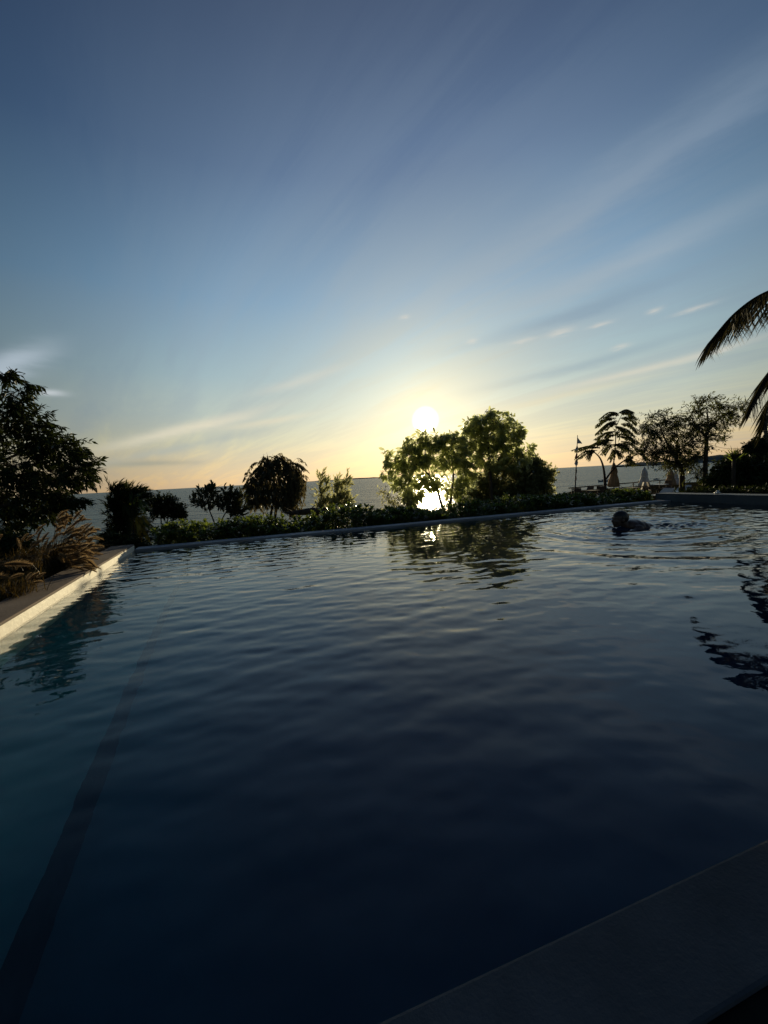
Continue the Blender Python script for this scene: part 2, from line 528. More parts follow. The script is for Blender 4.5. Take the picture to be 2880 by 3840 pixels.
class MB:
    def __init__(s):
        s.v = []
        s.f = []

    def add(s, vs, fs):
        b = len(s.v)
        s.v.extend([tuple(float(c) for c in x) for x in vs])
        s.f.extend([tuple(b + i for i in f) for f in fs])
        return s

    def box(s, x0, x1, y0, y1, z0, z1, fn=None):
        vs = [(x, y, z) for x in (x0, x1) for y in (y0, y1) for z in (z0, z1)]
        if fn:
            vs = [fn(*q) for q in vs]
        return s.add(vs, [(0, 1, 3, 2), (4, 6, 7, 5), (0, 4, 5, 1), (2, 3, 7, 6), (0, 2, 6, 4), (1, 5, 7, 3)])

    def tube(s, pts, rad, n=6, cap=True):
        pts = [np.array(p, float) for p in pts]
        if not hasattr(rad, '__len__'):
            rad = [rad] * len(pts)
        vs = []
        for i, p in enumerate(pts):
            t = pts[min(i + 1, len(pts) - 1)] - pts[max(i - 1, 0)]
            t = t / (np.linalg.norm(t) + 1e-9)
            a = np.cross(t, (0, 0, 1.0) if abs(t[2]) < 0.95 else (1.0, 0, 0))
            a /= np.linalg.norm(a) + 1e-9
            b = np.cross(t, a)
            for k in range(n):
                an = 2 * math.pi * k / n
                vs.append(p + rad[i] * (math.cos(an) * a + math.sin(an) * b))
        fs = []
        for i in range(len(pts) - 1):
            for k in range(n):
                k2 = (k + 1) % n
                fs.append((i * n + k, i * n + k2, (i + 1) * n + k2, (i + 1) * n + k))
        if cap:
            fs.append(tuple(range(n))[::-1])
            fs.append(tuple((len(pts) - 1) * n + k for k in range(n)))
        return s.add(vs, fs)

    def lathe(s, c, prof, n=16, fn=None):
        """prof: (radius, z) rings about a vertical axis at c; fn(angle, i) scales the radius"""
        vs = []
        for i, (r, z) in enumerate(prof):
            for k in range(n):
                a = 2 * math.pi * k / n
                q = r * (fn(a, i) if fn else 1)
                vs.append((c[0] + q * math.cos(a), c[1] + q * math.sin(a), c[2] + z))
        fs = []
        for i in range(len(prof) - 1):
            for k in range(n):
                k2 = (k + 1) % n
                fs.append((i * n + k, i * n + k2, (i + 1) * n + k2, (i + 1) * n + k))
        fs.append(tuple(range(n))[::-1])
        fs.append(tuple((len(prof) - 1) * n + k for k in range(n)))
        return s.add(vs, fs)

    def ellipsoid(s, c, r, n=12, m_=8, rot=None):
        vs = []
        for i in range(1, m_):
            th = math.pi * i / m_
            for k in range(n):
                ph = 2 * math.pi * k / n
                q = np.array([r[0] * math.sin(th) * math.cos(ph), r[1] * math.sin(th) * math.sin(ph), r[2] * math.cos(th)])
                vs.append(q)
        vs += [np.array([0, 0, r[2]]), np.array([0, 0, -r[2]])]
        if rot is not None:
            vs = [np.array(rot @ Vector(q)) for q in vs]
        vs = [q + np.array(c) for q in vs]
        fs = []
        for i in range(m_ - 2):
            for k in range(n):
                k2 = (k + 1) % n
                fs.append((i * n + k, (i + 1) * n + k, (i + 1) * n + k2, i * n + k2))
        T, B = len(vs) - 2, len(vs) - 1
        for k in range(n):
            fs.append((T, k, (k + 1) % n))
            fs.append((B, (m_ - 2) * n + (k + 1) % n, (m_ - 2) * n + k))
        return s.add(vs, fs)

    def mesh(s, name, mat, smooth=False):
        me = bpy.data.meshes.new(name)
        me.from_pydata(s.v, [], s.f)
        me.materials.append(MATS[mat])
        if smooth:
            me.polygons.foreach_set('use_smooth', [True] * len(me.polygons))
        me.update()
        return me

    def build(s, name, mat, parent=None, smooth=False):
        return link(name, s.mesh(name, mat, smooth), None, parent)


LEAF = {
    'broad': (np.array([(0, 0, 0), (.28, -.42, .03), (.28, .42, .03), (.68, -.46, .0), (.68, .46, .0), (1, 0, -.10)]),
              [(0, 2, 1), (1, 2, 4, 3), (3, 4, 5)]),
    'narrow': (np.array([(0, 0, 0), (.45, -.5, .02), (.45, .5, .02), (1, 0, -.12)]), [(0, 2, 1), (1, 2, 3)]),
    'blade': (np.array([(0, -.5, 0), (0, .5, 0), (.35, -.45, 0.0), (.35, .45, 0.0), (.7, -.32, -.05), (.7, .32, -.05), (1, 0, -.16)]),
              [(0, 1, 3, 2), (2, 3, 5, 4), (4, 5, 6)]),
}


def leaf_arrays(kind, p, d, n, L, W):
    """p, d, n: (N,3); L, W: (N,) -> vertices (N*k,3)"""
    T, _ = LEAF[kind]
    d = d / (np.linalg.norm(d, axis=1, keepdims=True) + 1e-9)
    side = np.cross(d, n)
    side /= np.linalg.norm(side, axis=1, keepdims=True) + 1e-9
    nn = np.cross(side, d)
    v = (p[:, None, :] + T[None, :, 0, None] * (L[:, None, None] * d[:, None, :]) +
         T[None, :, 1, None] * (W[:, None, None] * side[:, None, :]) +
         T[None, :, 2, None] * (L[:, None, None] * nn[:, None, :]))
    return v.reshape(-1, 3)


def leaf_mesh(name, kind, p, d, n, L, W, mat):
    T, F = LEAF[kind]
    N = len(p)
    k = len(T)
    v = leaf_arrays(kind, p, d, n, L, W)
    loops = np.concatenate([np.array(f) for f in F])
    tot = np.array([len(f) for f in F])
    allloops = (loops[None, :] + (np.arange(N) * k)[:, None]).reshape(-1)
    alltot = np.tile(tot, N)
    starts = np.concatenate([[0], np.cumsum(alltot)[:-1]])
    me = bpy.data.meshes.new(name)
    me.vertices.add(N * k)
    me.vertices.foreach_set('co', v.astype(np.float32).reshape(-1))
    me.loops.add(len(allloops))
    me.loops.foreach_set('vertex_index', allloops.astype(np.int32))
    me.polygons.add(len(alltot))
    me.polygons.foreach_set('loop_start', starts.astype(np.int32))
    me.polygons.foreach_set('loop_total', alltot.astype(np.int32))
    me.update(calc_edges=True)
    me.materials.append(MATS[mat])
    return me


def unit(v):
    v = np.asarray(v, float)
    return v / (np.linalg.norm(v) + 1e-9)


_leafunit = {}


def single_leaf(kind, mat):
    """unit leaf along +x, normal +z, width 1 on y: shared mesh"""
    key = (kind, mat)
    if key not in _leafunit:
        _leafunit[key] = leaf_mesh('leaf', kind, np.zeros((1, 3)), np.array([[1., 0, 0]]), np.array([[0, 0, 1.]]),
                                   np.ones(1), np.ones(1), mat)
    return _leafunit[key]


def place_leaf(kind, mat, p, d, n, L, W, parent, inv, name='leaf'):
    o = bpy.data.objects.new(name, single_leaf(kind, mat))
    COL.objects.link(o)
    o.parent = parent
    o.matrix_parent_inverse = inv
    d = unit(d)
    sd = unit(np.cross(d, n))
    nn = np.cross(sd, d)
    o.matrix_basis = Matrix(((d[0] * L, -sd[0] * W, nn[0] * L, p[0]), (d[1] * L, -sd[1] * W, nn[1] * L, p[1]),
                             (d[2] * L, -sd[2] * W, nn[2] * L, p[2]), (0, 0, 0, 1)))
    return o


def curve_pts(pts, n=6):
    """Catmull-Rom through (x,y,z,r) control points"""
    pts = [np.array(p, float) for p in pts]
    if len(pts) < 3:
        return [pts[0] + (pts[-1] - pts[0]) * t for t in np.linspace(0, 1, n + 1)]
    q = [2 * pts[0] - pts[1]] + pts + [2 * pts[-1] - pts[-2]]
    out = []
    for i in range(1, len(q) - 2):
        for k in range(n):
            t = k / n
            out.append(0.5 * ((2 * q[i]) + (-q[i - 1] + q[i + 1]) * t + (2 * q[i - 1] - 5 * q[i] + 4 * q[i + 1] - q[i + 2]) * t * t +
                              (-q[i - 1] + 3 * q[i] - 3 * q[i + 1] + q[i + 2]) * t ** 3))
    out.append(pts[-1])
    return out


def tree(name, label, d, base, stems, blobs, leaf, bark='bark', cat='tree', group=None, seed=1, single=0, depth=0.8):
    """base: (u, v) foot at depth d; stems: lists of (u, v, dd, r); blobs: (u, v, ru, rv, twigs[, dd]) in photograph pixels.
    leaf: kind, mat, L, W, per (leaves on a twig), twig (length m), droop, wind (vector), up, spread"""
    rs = np.random.RandomState(seed)
    k = d / FPX
    b0 = P(base[0], base[1], d)
    root = thing(name, b0, label, cat, group)
    mb = MB()
    nodes = []
    for st in stems:
        cp = [np.append(P(u, v, d + dd), r) for (u, v, dd, r) in st]
        cv = curve_pts(cp, 5)
        mb.tube([c[:3] for c in cv], [max(c[3], 0.004) for c in cv], 8)
        nodes += [c for c in cv[len(cv) // 3:]]
    mb.build('trunk', bark, root, True)
    lb = MB()
    LP, LD, LN, LL, LW = [], [], [], [], []
    wind = np.array(leaf.get('wind', (0, 0, 0)), float)
    for bl in blobs:
        u, v, ru, rv, nt = bl[:5]
        dd = bl[5] if len(bl) > 5 else 0.0
        c = P(u, v, d + dd)
        rad = np.array([ru * k, min(ru, rv * 1.6) * k * depth, rv * k])
        if nodes:
            nd = min(nodes, key=lambda q: np.linalg.norm(q[:3] - c))
            if np.linalg.norm(nd[:3] - c) > 0.04:
                mid = (nd[:3] + c) / 2 + rs.normal(0, 0.06, 3) * np.linalg.norm(nd[:3] - c)
                r0 = min(nd[3] * 0.6, 0.04 * d / 12)
                cv = curve_pts([np.append(nd[:3], r0), np.append(mid, r0 * 0.7), np.append(c, r0 * 0.35)], 3)
                lb.tube([q[:3] for q in cv], [q[3] for q in cv], 5)
        for _ in range(int(nt * leaf.get('dens', 1.0))):
            o = rs.normal(size=3)
            o /= np.linalg.norm(o)
            fr = rs.uniform(0.25, 1.0) ** 0.6
            end = c + o * rad * fr * rs.uniform(0.85, 1.12)
            dirn = unit(o * leaf.get('spread', 1.0) + rs.normal(0, 0.35, 3) + wind + np.array([0, 0, leaf.get('up', 0.0)]))
            tl = leaf['twig'] * rs.uniform(0.6, 1.25)
            ns = leaf.get('seg', 4)
            pts = [end - dirn * tl * 0.55]
            dcur = dirn.copy()
            for s_ in range(ns):
                dcur = unit(dcur + np.array([0, 0, -leaf.get('droop', 0.1)]) + wind * 0.12)
                pts.append(pts[-1] + dcur * tl / ns)
            if leaf.get('branch', True) and rs.rand() < leaf.get('bfrac', 0.5):
                q0 = c + (pts[0] - c) * 0.25
                lb.tube([q0, (q0 + pts[0]) / 2 + rs.normal(0, 0.02, 3) * tl, pts[0]], [0.0045 * d / 10, 0.0035 * d / 10, 0.003 * d / 10], 3, False)
            tw = leaf.get('tr', 0.0025) * d / 10
            lb.tube(pts, [tw] * (len(pts) - 1) + [tw * 0.4], 3, False)
            per = max(1, int(leaf['per'] * rs.uniform(0.7, 1.3)))
            for j in range(per):
                t = (j + rs.uniform(0.1, 0.9)) / per
                t = leaf.get('t0', 0.2) + (1 - leaf.get('t0', 0.2)) * t
                x = t * ns
                i0 = min(int(x), ns - 1)
                p = pts[i0] + (pts[i0 + 1] - pts[i0]) * (x - i0)
                ax = unit(pts[i0 + 1] - pts[i0])
                sdv = unit(np.cross(ax, rs.normal(size=3)))
                ld = unit(ax * leaf.get('fwd', 0.6) + sdv * leaf.get('out', 0.8) + np.array([0, 0, -leaf.get('ldroop', 0.2)]) + wind * 0.5)
                LP.append(p)
                LD.append(ld)
                LN.append(unit(rs.normal(0, 0.6, 3) + np.array(leaf.get('nrm', (0, -0.3, 1.0)))))
                f_ = rs.uniform(0.65, 1.2)
                LL.append(leaf['L'] * f_)
                LW.append(leaf['W'] * f_ * rs.uniform(0.8, 1.15))
    if lb.v:
        lb.build('limbs', bark, root)
    LP, LD, LN, LL, LW = map(np.array, (LP, LD, LN, LL, LW))
    if single:
        dist = np.linalg.norm(LP - CAM, axis=1) / LL
        idx = np.argsort(dist)
        pick = idx[:single]
        inv = parent_inv(root)
        for i in pick:
            place_leaf(leaf['kind'], leaf['mat'], LP[i], LD[i], LN[i], LL[i], LW[i], root, inv)
        keep = idx[single:]
        LP, LD, LN, LL, LW = LP[keep], LD[keep], LN[keep], LL[keep], LW[keep]
    me = leaf_mesh('crown', leaf['kind'], LP, LD, LN, LL, LW, leaf['mat'])
    cr = link('crown', me, None, root)
    cr['kind'] = 'stuff'
    return root


# ------------------------------------------------------------------ the pool frame: t along the far edge, s towards the camera
A1, A2 = R_(16.5), R_(21.0)
E1 = np.array([math.cos(A1), math.sin(A1)])
E2 = np.array([math.sin(A2), -math.cos(A2)])
O0 = np.array([-3.75, 5.68])
PL, PW = 10.75, 6.04


def LW_(t, s, z):
    q = O0 + t * E1 + s * E2
    return (q[0], q[1], z)


def to_local(x, y):
    m_ = np.array([[E1[0], E2[0]], [E1[1], E2[1]]])
    return np.linalg.solve(m_, np.array([x, y]) - O0)


SEA = -2.6


def sstep(a, b, x):
    t = min(1, max(0, (x - a) / (b - a)))
    return t * t * (3 - 2 * t)


def gz(t, s):
    """ground height in pool coordinates (s < 0 is beyond the far edge)"""
    b = -s
    if b < 0.2:
        z = 0.02
    else:
        z = 0.02 - 0.12 * sstep(0.2, 0.8, b)
    x_, y_, _ = LW_(t, s, 0)
    right = sstep(0.36, 0.46, x_ / max(y_, 0.5)) * sstep(6, 8, y_) if y_ > 0 else 1.0
    zc = z - 1.1 * sstep(1.2, 6.5, b) - 0.5 * sstep(6, 9, b) - 2.6 * sstep(10.5, 15, b)
    zr = z - 1.55 * sstep(2.0, 10, b) - 3.0 * sstep(27, 40, b)
    z = zc * (1 - right) + zr * right
    return z + 0.05 * math.sin(t * 1.3 + 1) * math.sin(s * 0.9) * sstep(0.8, 2.5, b)


# ------------------------------------------------------------------ ground, sea, far land
def build_ground():
    ts = sorted(set([-90, -60, -40, -28, -20, -15, -12, -10, -8, -6.5, -5, -4, -3, -2.2, -1.5, -1, -.6, -.29] + list(np.linspace(0, PL, 19)) +
                    [PL + .39, 11.8, 12.5, 13.5, 15, 17, 19, 21, 24, 27, 30, 35, 40, 50, 65, 90]))
    ss = sorted(set([-70, -55, -46, -40, -36, -33, -30, -27, -24, -21, -19, -17, -15, -13.5, -12, -10.5, -9, -8, -7, -6, -5, -4, -3.2, -2.5,
                     -2, -1.5, -1.1, -.8, -.55, -.24, 0, 1, 2, 3, 4, 5, PW + .34, 7.2, 8, 10, 13, 18, 26, 40, 70]))
    mb = MB()
    idx = {}
    for i, t in enumerate(ts):
        for j, s in enumerate(ss):
            idx[i, j] = len(mb.v)
            mb.v.append(LW_(t, s, gz(t, s)))
    for i in range(len(ts) - 1):
        for j in range(len(ss) - 1):
            tm, sm = (ts[i] + ts[i + 1]) / 2, (ss[j] + ss[j + 1]) / 2
            if -0.29 < tm < PL + 0.39 and -0.24 < sm < PW + 0.34:
                continue
            mb.f.append((idx[i, j], idx[i, j + 1], idx[i + 1, j + 1], idx[i + 1, j]))
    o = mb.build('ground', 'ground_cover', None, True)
    tag(o, 'dark planted ground sloping from the pool down to the beach', kind='structure')


build_ground()
seam = MB()
ys = [4, 60, 400, 3000, 14000]
for i in range(len(ys) - 1):
    xa, xb = max(120, ys[i] * 1.6), max(120, ys[i + 1] * 1.6)
    seam.add([(-xa, ys[i], SEA), (xa, ys[i], SEA), (xb, ys[i + 1], SEA), (-xb, ys[i + 1], SEA)], [(0, 1, 2, 3)])
sea = seam.build('sea', 'sea_water')
tag(sea, 'grey blue rippled sea reaching to the horizon', kind='structure')


def far_land(name, label, prof, d, depth_):
    """a long low hill; prof: (u, v_top) in photograph pixels at distance d"""
    mb = MB()
    rows = 5
    n = len(prof)
    for j in range(rows):
        a = j / (rows - 1)
        sh = math.sin(math.pi * a)
        for (u, v) in prof:
            p = P(u, v, d)
            h = p[2] - SEA
            mb.v.append((p[0], d + (a - 0.5) * depth_, SEA - 1 + (h + 1) * sh + 0.0))
    for j in range(rows - 1):
        for i in range(n - 1):
            mb.f.append((j * n + i, j * n + i + 1, (j + 1) * n + i + 1, (j + 1) * n + i))
    o = mb.build(name, 'hill', None, True)
    tag(o, label, kind='structure')


def jag(prof, n, amp, seed):
    r = random.Random(seed)
    out = []
    for (a, b) in zip(prof[:-1], prof[1:]):
        for k in range(n):
            t = k / n
            out.append((a[0] + (b[0] - a[0]) * t, a[1] + (b[1] - a[1]) * t + r.uniform(-amp, amp)))
    out.append(prof[-1])
    return out


far_land('hills', 'low dark headland across the bay on the right',
         jag([(2360, 1742), (2400, 1734), (2450, 1732), (2520, 1728), (2600, 1716), (2700, 1706), (2760, 1700), (2900, 1688), (3100, 1684)], 5, 1.5, 3), 520, 90)
far_land('hills', 'thin strip of land on the far horizon left of the sun',
         jag([(1120, 1809), (1160, 1805), (1230, 1800), (1330, 1793), (1400, 1790), (1440, 1790)], 4, 0.6, 5), 3600, 300)

# ------------------------------------------------------------------ pool shell
fl = MB()
LEDGE = 0.80
# ledge along the left wall, riser, then the floor falling gently towards the right
fl.add([LW_(0, 0, -0.60), LW_(0, PW, -0.60), LW_(LEDGE, PW, -0.60), LW_(LEDGE, 0, -0.60)], [(0, 1, 2, 3)])
fl.add([LW_(LEDGE + 0.03, 0, -0.73), LW_(LEDGE + 0.03, PW, -0.84), LW_(PL, PW, -2.4), LW_(PL, 0, -1.2)], [(0, 1, 2, 3)])
pf = fl.build('pool_floor', 'pool_tile')
tag(pf, 'dark teal tiled pool floor with a step along the left side', kind='structure')


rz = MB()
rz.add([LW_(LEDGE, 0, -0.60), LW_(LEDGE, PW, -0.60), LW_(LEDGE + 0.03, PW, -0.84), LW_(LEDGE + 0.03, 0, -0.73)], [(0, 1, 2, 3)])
rz.build('step_riser', 'tile_shaded', pf)


def wall(name, label, t0, t1, s0, s1, z1, m_in, m_top, sides, z0=-2.6):
    """pool side: body + top slab a little proud"""
    root = thing(name, LW_((t0 + t1) / 2, (s0 + s1) / 2, z0), label, 'pool wall')
    body = MB().box(t0, t1, s0, s1, z0, z1 - 0.02, LW_)
    body.build('wall_body', m_in, root)
    me = bpy.data.meshes.new('coping')
    bm = bmesh.new()
    sl_ = MB().box(t0 - (0.004 if 'a' in sides else 0), t1 + (0.004 if 'b' in sides else 0), s0, s1, z1 - 0.02, z1, LW_)
    vs = [bm.verts.new(v) for v in sl_.v]
    for f in sl_.f:
        bm.faces.new([vs[i] for i in f])
    bmesh.ops.bevel(bm, geom=list(bm.edges), offset=0.006, segments=2, profile=0.5, affect='EDGES')
    bm.to_mesh(me)
    bm.free()
    link('coping', me, m_top, root)
    return root


wall('pool_wall', 'sunlit cream plastered pool side with brown coping beside the plumed grass', -0.29, 0, -0.02, PW + 3, 0.105, 'pool_plaster', 'coping_stone', 'a')
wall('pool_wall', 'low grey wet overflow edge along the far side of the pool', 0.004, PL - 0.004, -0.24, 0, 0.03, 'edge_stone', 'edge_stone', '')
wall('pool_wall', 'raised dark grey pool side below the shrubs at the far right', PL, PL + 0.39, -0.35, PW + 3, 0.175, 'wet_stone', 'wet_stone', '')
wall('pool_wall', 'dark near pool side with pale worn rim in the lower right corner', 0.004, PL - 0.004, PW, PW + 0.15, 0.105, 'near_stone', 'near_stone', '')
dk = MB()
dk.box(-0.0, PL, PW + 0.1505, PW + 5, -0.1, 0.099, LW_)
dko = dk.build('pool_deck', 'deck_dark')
tag(dko, 'dark paved deck behind the near pool side', kind='structure')


# water surface: real ripples
SWIM = np.array([3.36, 5.45])


def build_water():
    nt, ns_ = 760, 430
    t = np.linspace(-0.012, PL + 0.012, nt)
    s = np.linspace(-0.012, PW + 0.012, ns_)
    TT, SS = np.meshgrid(t, s, indexing='ij')
    X = O0[0] + TT * E1[0] + SS * E2[0]
    Y = O0[1] + TT * E1[1] + SS * E2[1]
    rs = np.random.RandomState(11)
    H = np.zeros_like(X)
    for i in range(70):
        lam = 0.072 * (4.6 ** rs.rand())
        ang = R_(-80) + rs.normal(0, 0.42)
        kx, ky = 2 * math.pi / lam * math.cos(ang), 2 * math.pi / lam * math.sin(ang)
        slope = 0.0088 * (lam / 0.2) ** -0.05
        a = slope * lam / (2 * math.pi)
        H += a * np.sin(kx * X + ky * Y + rs.rand() * 6.283)
    # patches where the breeze ruffles the water more or less
    env = 0.75 + 0.5 * np.sin(0.9 * X + 1.3 + 0.6 * np.sin(0.8 * Y)) * np.sin(0.8 * Y + 0.4)
    env *= 0.22 + 0.95 * np.clip((Y - 0.8) / 4.6, 0, 1.25)
    H *= np.clip(env, 0.2, 1.6)
    # rings and wake from the swimmer, who moves to the left
    dx_, dy_ = X - SWIM[0], Y - SWIM[1]
    rr = np.sqrt(dx_ ** 2 + dy_ ** 2) + 1e-6
    H += 0.0075 * np.sin(2 * math.pi * rr / 0.34) * np.exp(-((rr - 0.5) / 1.2) ** 2) * np.clip(rr / 0.2, 0, 1)
    H += 0.004 * np.sin(2 * math.pi * rr / 0.52 + 1) * np.exp(-((rr - 1.6) / 1.3) ** 2)
    bx, by = dx_ - 0.55, dy_ + 0.05
    wake = np.exp(-((bx - 0.1) / 0.55) ** 2 - (by / 0.22) ** 2)
    for i in range(18):
        lam = rs.uniform(0.07, 0.2)
        an = rs.uniform(0, 6.28)
        H += wake * 0.0036 * np.sin(2 * math.pi / lam * (math.cos(an) * X + math.sin(an) * Y) + rs.rand() * 6.28)
    for i in range(14):
        lam = rs.uniform(0.06, 0.16)
        an = rs.uniform(0, 6.28)
        H += np.exp(-((dx_ + 0.1) / 0.32) ** 2 - ((dy_ + 0.02) / 0.22) ** 2) * 0.002 * np.sin(2 * math.pi / lam * (math.cos(an) * X + math.sin(an) * Y) + rs.rand() * 6.28)
    H += 0.012 * np.exp(-((dx_ + 0.2) / 0.12) ** 2 - (dy_ / 0.25) ** 2)
    V = np.stack([X, Y, H], -1).reshape(-1, 3)
    I = np.arange(nt * ns_).reshape(nt, ns_)
    q = np.stack([I[:-1, :-1], I[:-1, 1:], I[1:, 1:], I[1:, :-1]], -1).reshape(-1, 4)
    # close the body of water: sides inside the pool walls, bottom under the floor
    ring = np.concatenate([I[:-1, 0], I[-1, :-1], I[:0:-1, -1], I[0, :0:-1]])
    low = V[ring].copy()
    low[:, 2] = -2.5
    b0 = len(V)
    V = np.concatenate([V, low])
    k = np.arange(len(ring))
    k2 = (k + 1) % len(ring)
    sides_ = np.stack([ring[k], ring[k2], b0 + k2, b0 + k], -1)
    nsl = len(q)
    bottom = np.arange(b0, b0 + len(ring))[::-1]
    q = np.concatenate([q, sides_])
    me = bpy.data.meshes.new('pool_water')
    me.vertices.add(len(V))
    me.vertices.foreach_set('co', V.astype(np.float32).reshape(-1))
    lp = np.concatenate([q.reshape(-1), bottom])
    npol = len(q) + 1
    me.loops.add(len(lp))
    me.loops.foreach_set('vertex_index', lp.astype(np.int32))
    me.polygons.add(npol)
    me.polygons.foreach_set('loop_start', (np.arange(npol) * 4).astype(np.int32))
    me.polygons.foreach_set('loop_total', np.append(np.full(len(q), 4), len(bottom)).astype(np.int32))
    sm_ = np.zeros(npol, bool)
    sm_[:nsl] = True
    me.polygons.foreach_set('use_smooth', sm_)
    me.update(calc_edges=True)
    bm = bmesh.new()
    bm.from_mesh(me)
    bmesh.ops.split_edges(bm, edges=[e for e in bm.edges if len(e.link_faces) == 2 and e.link_faces[0].smooth != e.link_faces[1].smooth])
    bmesh.ops.recalc_face_normals(bm, faces=[f for f in bm.faces if not f.smooth])
    bm.to_mesh(me)
    bm.free()
    o = link('pool_water', me, 'pool_water')
    tag(o, 'rippled dark blue water filling the pool', kind='structure')


build_water()


# ------------------------------------------------------------------ hedge along the overflow edge
def build_hedge():
    rs = np.random.RandomState(5)
    root = thing('hedge', LW_(PL / 2, -0.75, -0.12), 'low glossy green hedge of upright leaves along the far pool edge', 'hedge')
    st = MB()
    p, d, n, L, W = [], [], [], [], []
    nros = 1250
    for i in range(nros):
        t = rs.uniform(0.15, PL + 0.1)
        b = rs.uniform(0.42, 1.35)
        top = 0.20 + 0.10 * math.sin(t * 1.7 + 0.6) + 0.07 * math.sin(t * 4.3) + 0.05 * rs.normal()
        top *= 0.55 + 0.55 * sstep(0.40, 0.8, b)
        if t < 2.2:
            top *= 0.45 + 0.25 * t
        if 4.0 < t < 5.6:
            top *= 0.5
        if t > 7.3:
            top = min(top * 0.72, 0.23)
        top = max(top, 0.03)
        z0 = gz(t, -b)
        f0 = np.array(LW_(t, -b, z0))
        tp = np.array(LW_(t + rs.normal(0, .05), -b + rs.normal(0, .05), top))
        st.tube([f0, tp], [0.006, 0.004], 3, False)
        m_ = rs.randint(8, 13)
        ph = rs.rand() * 6.28
        for j in range(14):
            a = rs.rand() * 6.283
            k_ = rs.rand()
            lv = rs.uniform(0.07, 0.12)
            p.append(f0 + (tp - f0) * k_)
            d.append(unit((math.cos(a), math.sin(a), rs.uniform(-.3, .9))))
            n.append(unit((rs.normal(0, .3), -.4, 1)))
            L.append(lv)
            W.append(lv * rs.uniform(0.32, 0.42))
        for j in range(m_):
            a = ph + j * 2.4
            up = rs.uniform(0.5, 1.9) if j < m_ * 0.7 else rs.uniform(-0.1, 0.5)
            dv = unit((math.cos(a) + 0.15, math.sin(a), up))
            lv = rs.uniform(0.07, 0.13)
            p.append(tp - np.array([0, 0, 0.02 * j / m_ + (0.06 if up < 0.5 else 0) * rs.rand()]))
            d.append(dv)
            n.append(unit((-math.cos(a) * 0.8 + rs.normal(0, .2), -math.sin(a) * 0.8 + rs.normal(0, .2), 1)))
            L.append(lv)
            W.append(lv * rs.uniform(0.30, 0.42))
    st.build('stems', 'bark', root)
    p, d, n, L, W = map(np.array, (p, d, n, L, W))
    vis = L / np.linalg.norm(p - CAM, axis=1) + 0.02 * p[:, 2]
    idx = np.argsort(-vis - 0.0 * p[:, 2])
    inv = parent_inv(root)
    for i in idx[:300]:
        place_leaf('broad', 'leaf_hedge', p[i], d[i], n[i], L[i], W[i], root, inv)
    k = idx[300:]
    cr = link('foliage', leaf_mesh('foliage', 'broad', p[k], d[k], n[k], L[k], W[k], 'leaf_hedge'), None, root)
    cr['kind'] = 'stuff'


build_hedge()

# ------------------------------------------------------------------ trees and shrubs, left to right
WIND = (0.35, 0.0, 0.0)
LF = dict
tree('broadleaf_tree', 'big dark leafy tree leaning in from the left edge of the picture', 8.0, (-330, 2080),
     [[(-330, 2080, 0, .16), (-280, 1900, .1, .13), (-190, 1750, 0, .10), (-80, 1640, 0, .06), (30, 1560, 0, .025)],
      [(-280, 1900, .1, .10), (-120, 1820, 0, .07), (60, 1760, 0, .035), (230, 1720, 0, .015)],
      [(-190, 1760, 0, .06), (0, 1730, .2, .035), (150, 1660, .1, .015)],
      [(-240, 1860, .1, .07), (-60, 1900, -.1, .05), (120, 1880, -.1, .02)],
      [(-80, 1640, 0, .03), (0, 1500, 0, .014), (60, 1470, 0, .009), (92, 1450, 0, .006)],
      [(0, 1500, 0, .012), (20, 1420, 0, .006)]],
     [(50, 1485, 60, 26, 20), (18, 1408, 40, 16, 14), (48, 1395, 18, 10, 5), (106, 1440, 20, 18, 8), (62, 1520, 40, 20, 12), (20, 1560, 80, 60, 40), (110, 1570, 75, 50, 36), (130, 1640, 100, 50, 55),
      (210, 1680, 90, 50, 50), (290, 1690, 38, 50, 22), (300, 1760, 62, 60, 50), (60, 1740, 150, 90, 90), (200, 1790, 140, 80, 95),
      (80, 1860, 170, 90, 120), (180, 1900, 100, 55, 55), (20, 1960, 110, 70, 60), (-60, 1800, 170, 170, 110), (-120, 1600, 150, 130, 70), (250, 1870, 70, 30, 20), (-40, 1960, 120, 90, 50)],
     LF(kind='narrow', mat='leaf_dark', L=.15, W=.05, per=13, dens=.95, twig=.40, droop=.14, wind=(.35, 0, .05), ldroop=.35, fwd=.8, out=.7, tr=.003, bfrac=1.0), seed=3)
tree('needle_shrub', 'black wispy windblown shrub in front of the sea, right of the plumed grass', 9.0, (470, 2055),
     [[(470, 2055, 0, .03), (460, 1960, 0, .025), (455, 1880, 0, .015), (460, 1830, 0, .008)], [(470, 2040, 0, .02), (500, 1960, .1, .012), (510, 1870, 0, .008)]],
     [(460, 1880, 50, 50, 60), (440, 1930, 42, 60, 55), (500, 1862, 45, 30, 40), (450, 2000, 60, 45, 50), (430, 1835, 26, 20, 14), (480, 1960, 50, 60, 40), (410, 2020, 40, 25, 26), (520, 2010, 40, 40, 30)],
     LF(kind='narrow', mat='leaf_dark', L=.17, W=.02, per=18, dens=2.2, twig=.34, droop=.06, wind=(.5, 0, .25), ldroop=.1, fwd=1.2, out=.4, bfrac=.3), cat='shrub', seed=4)


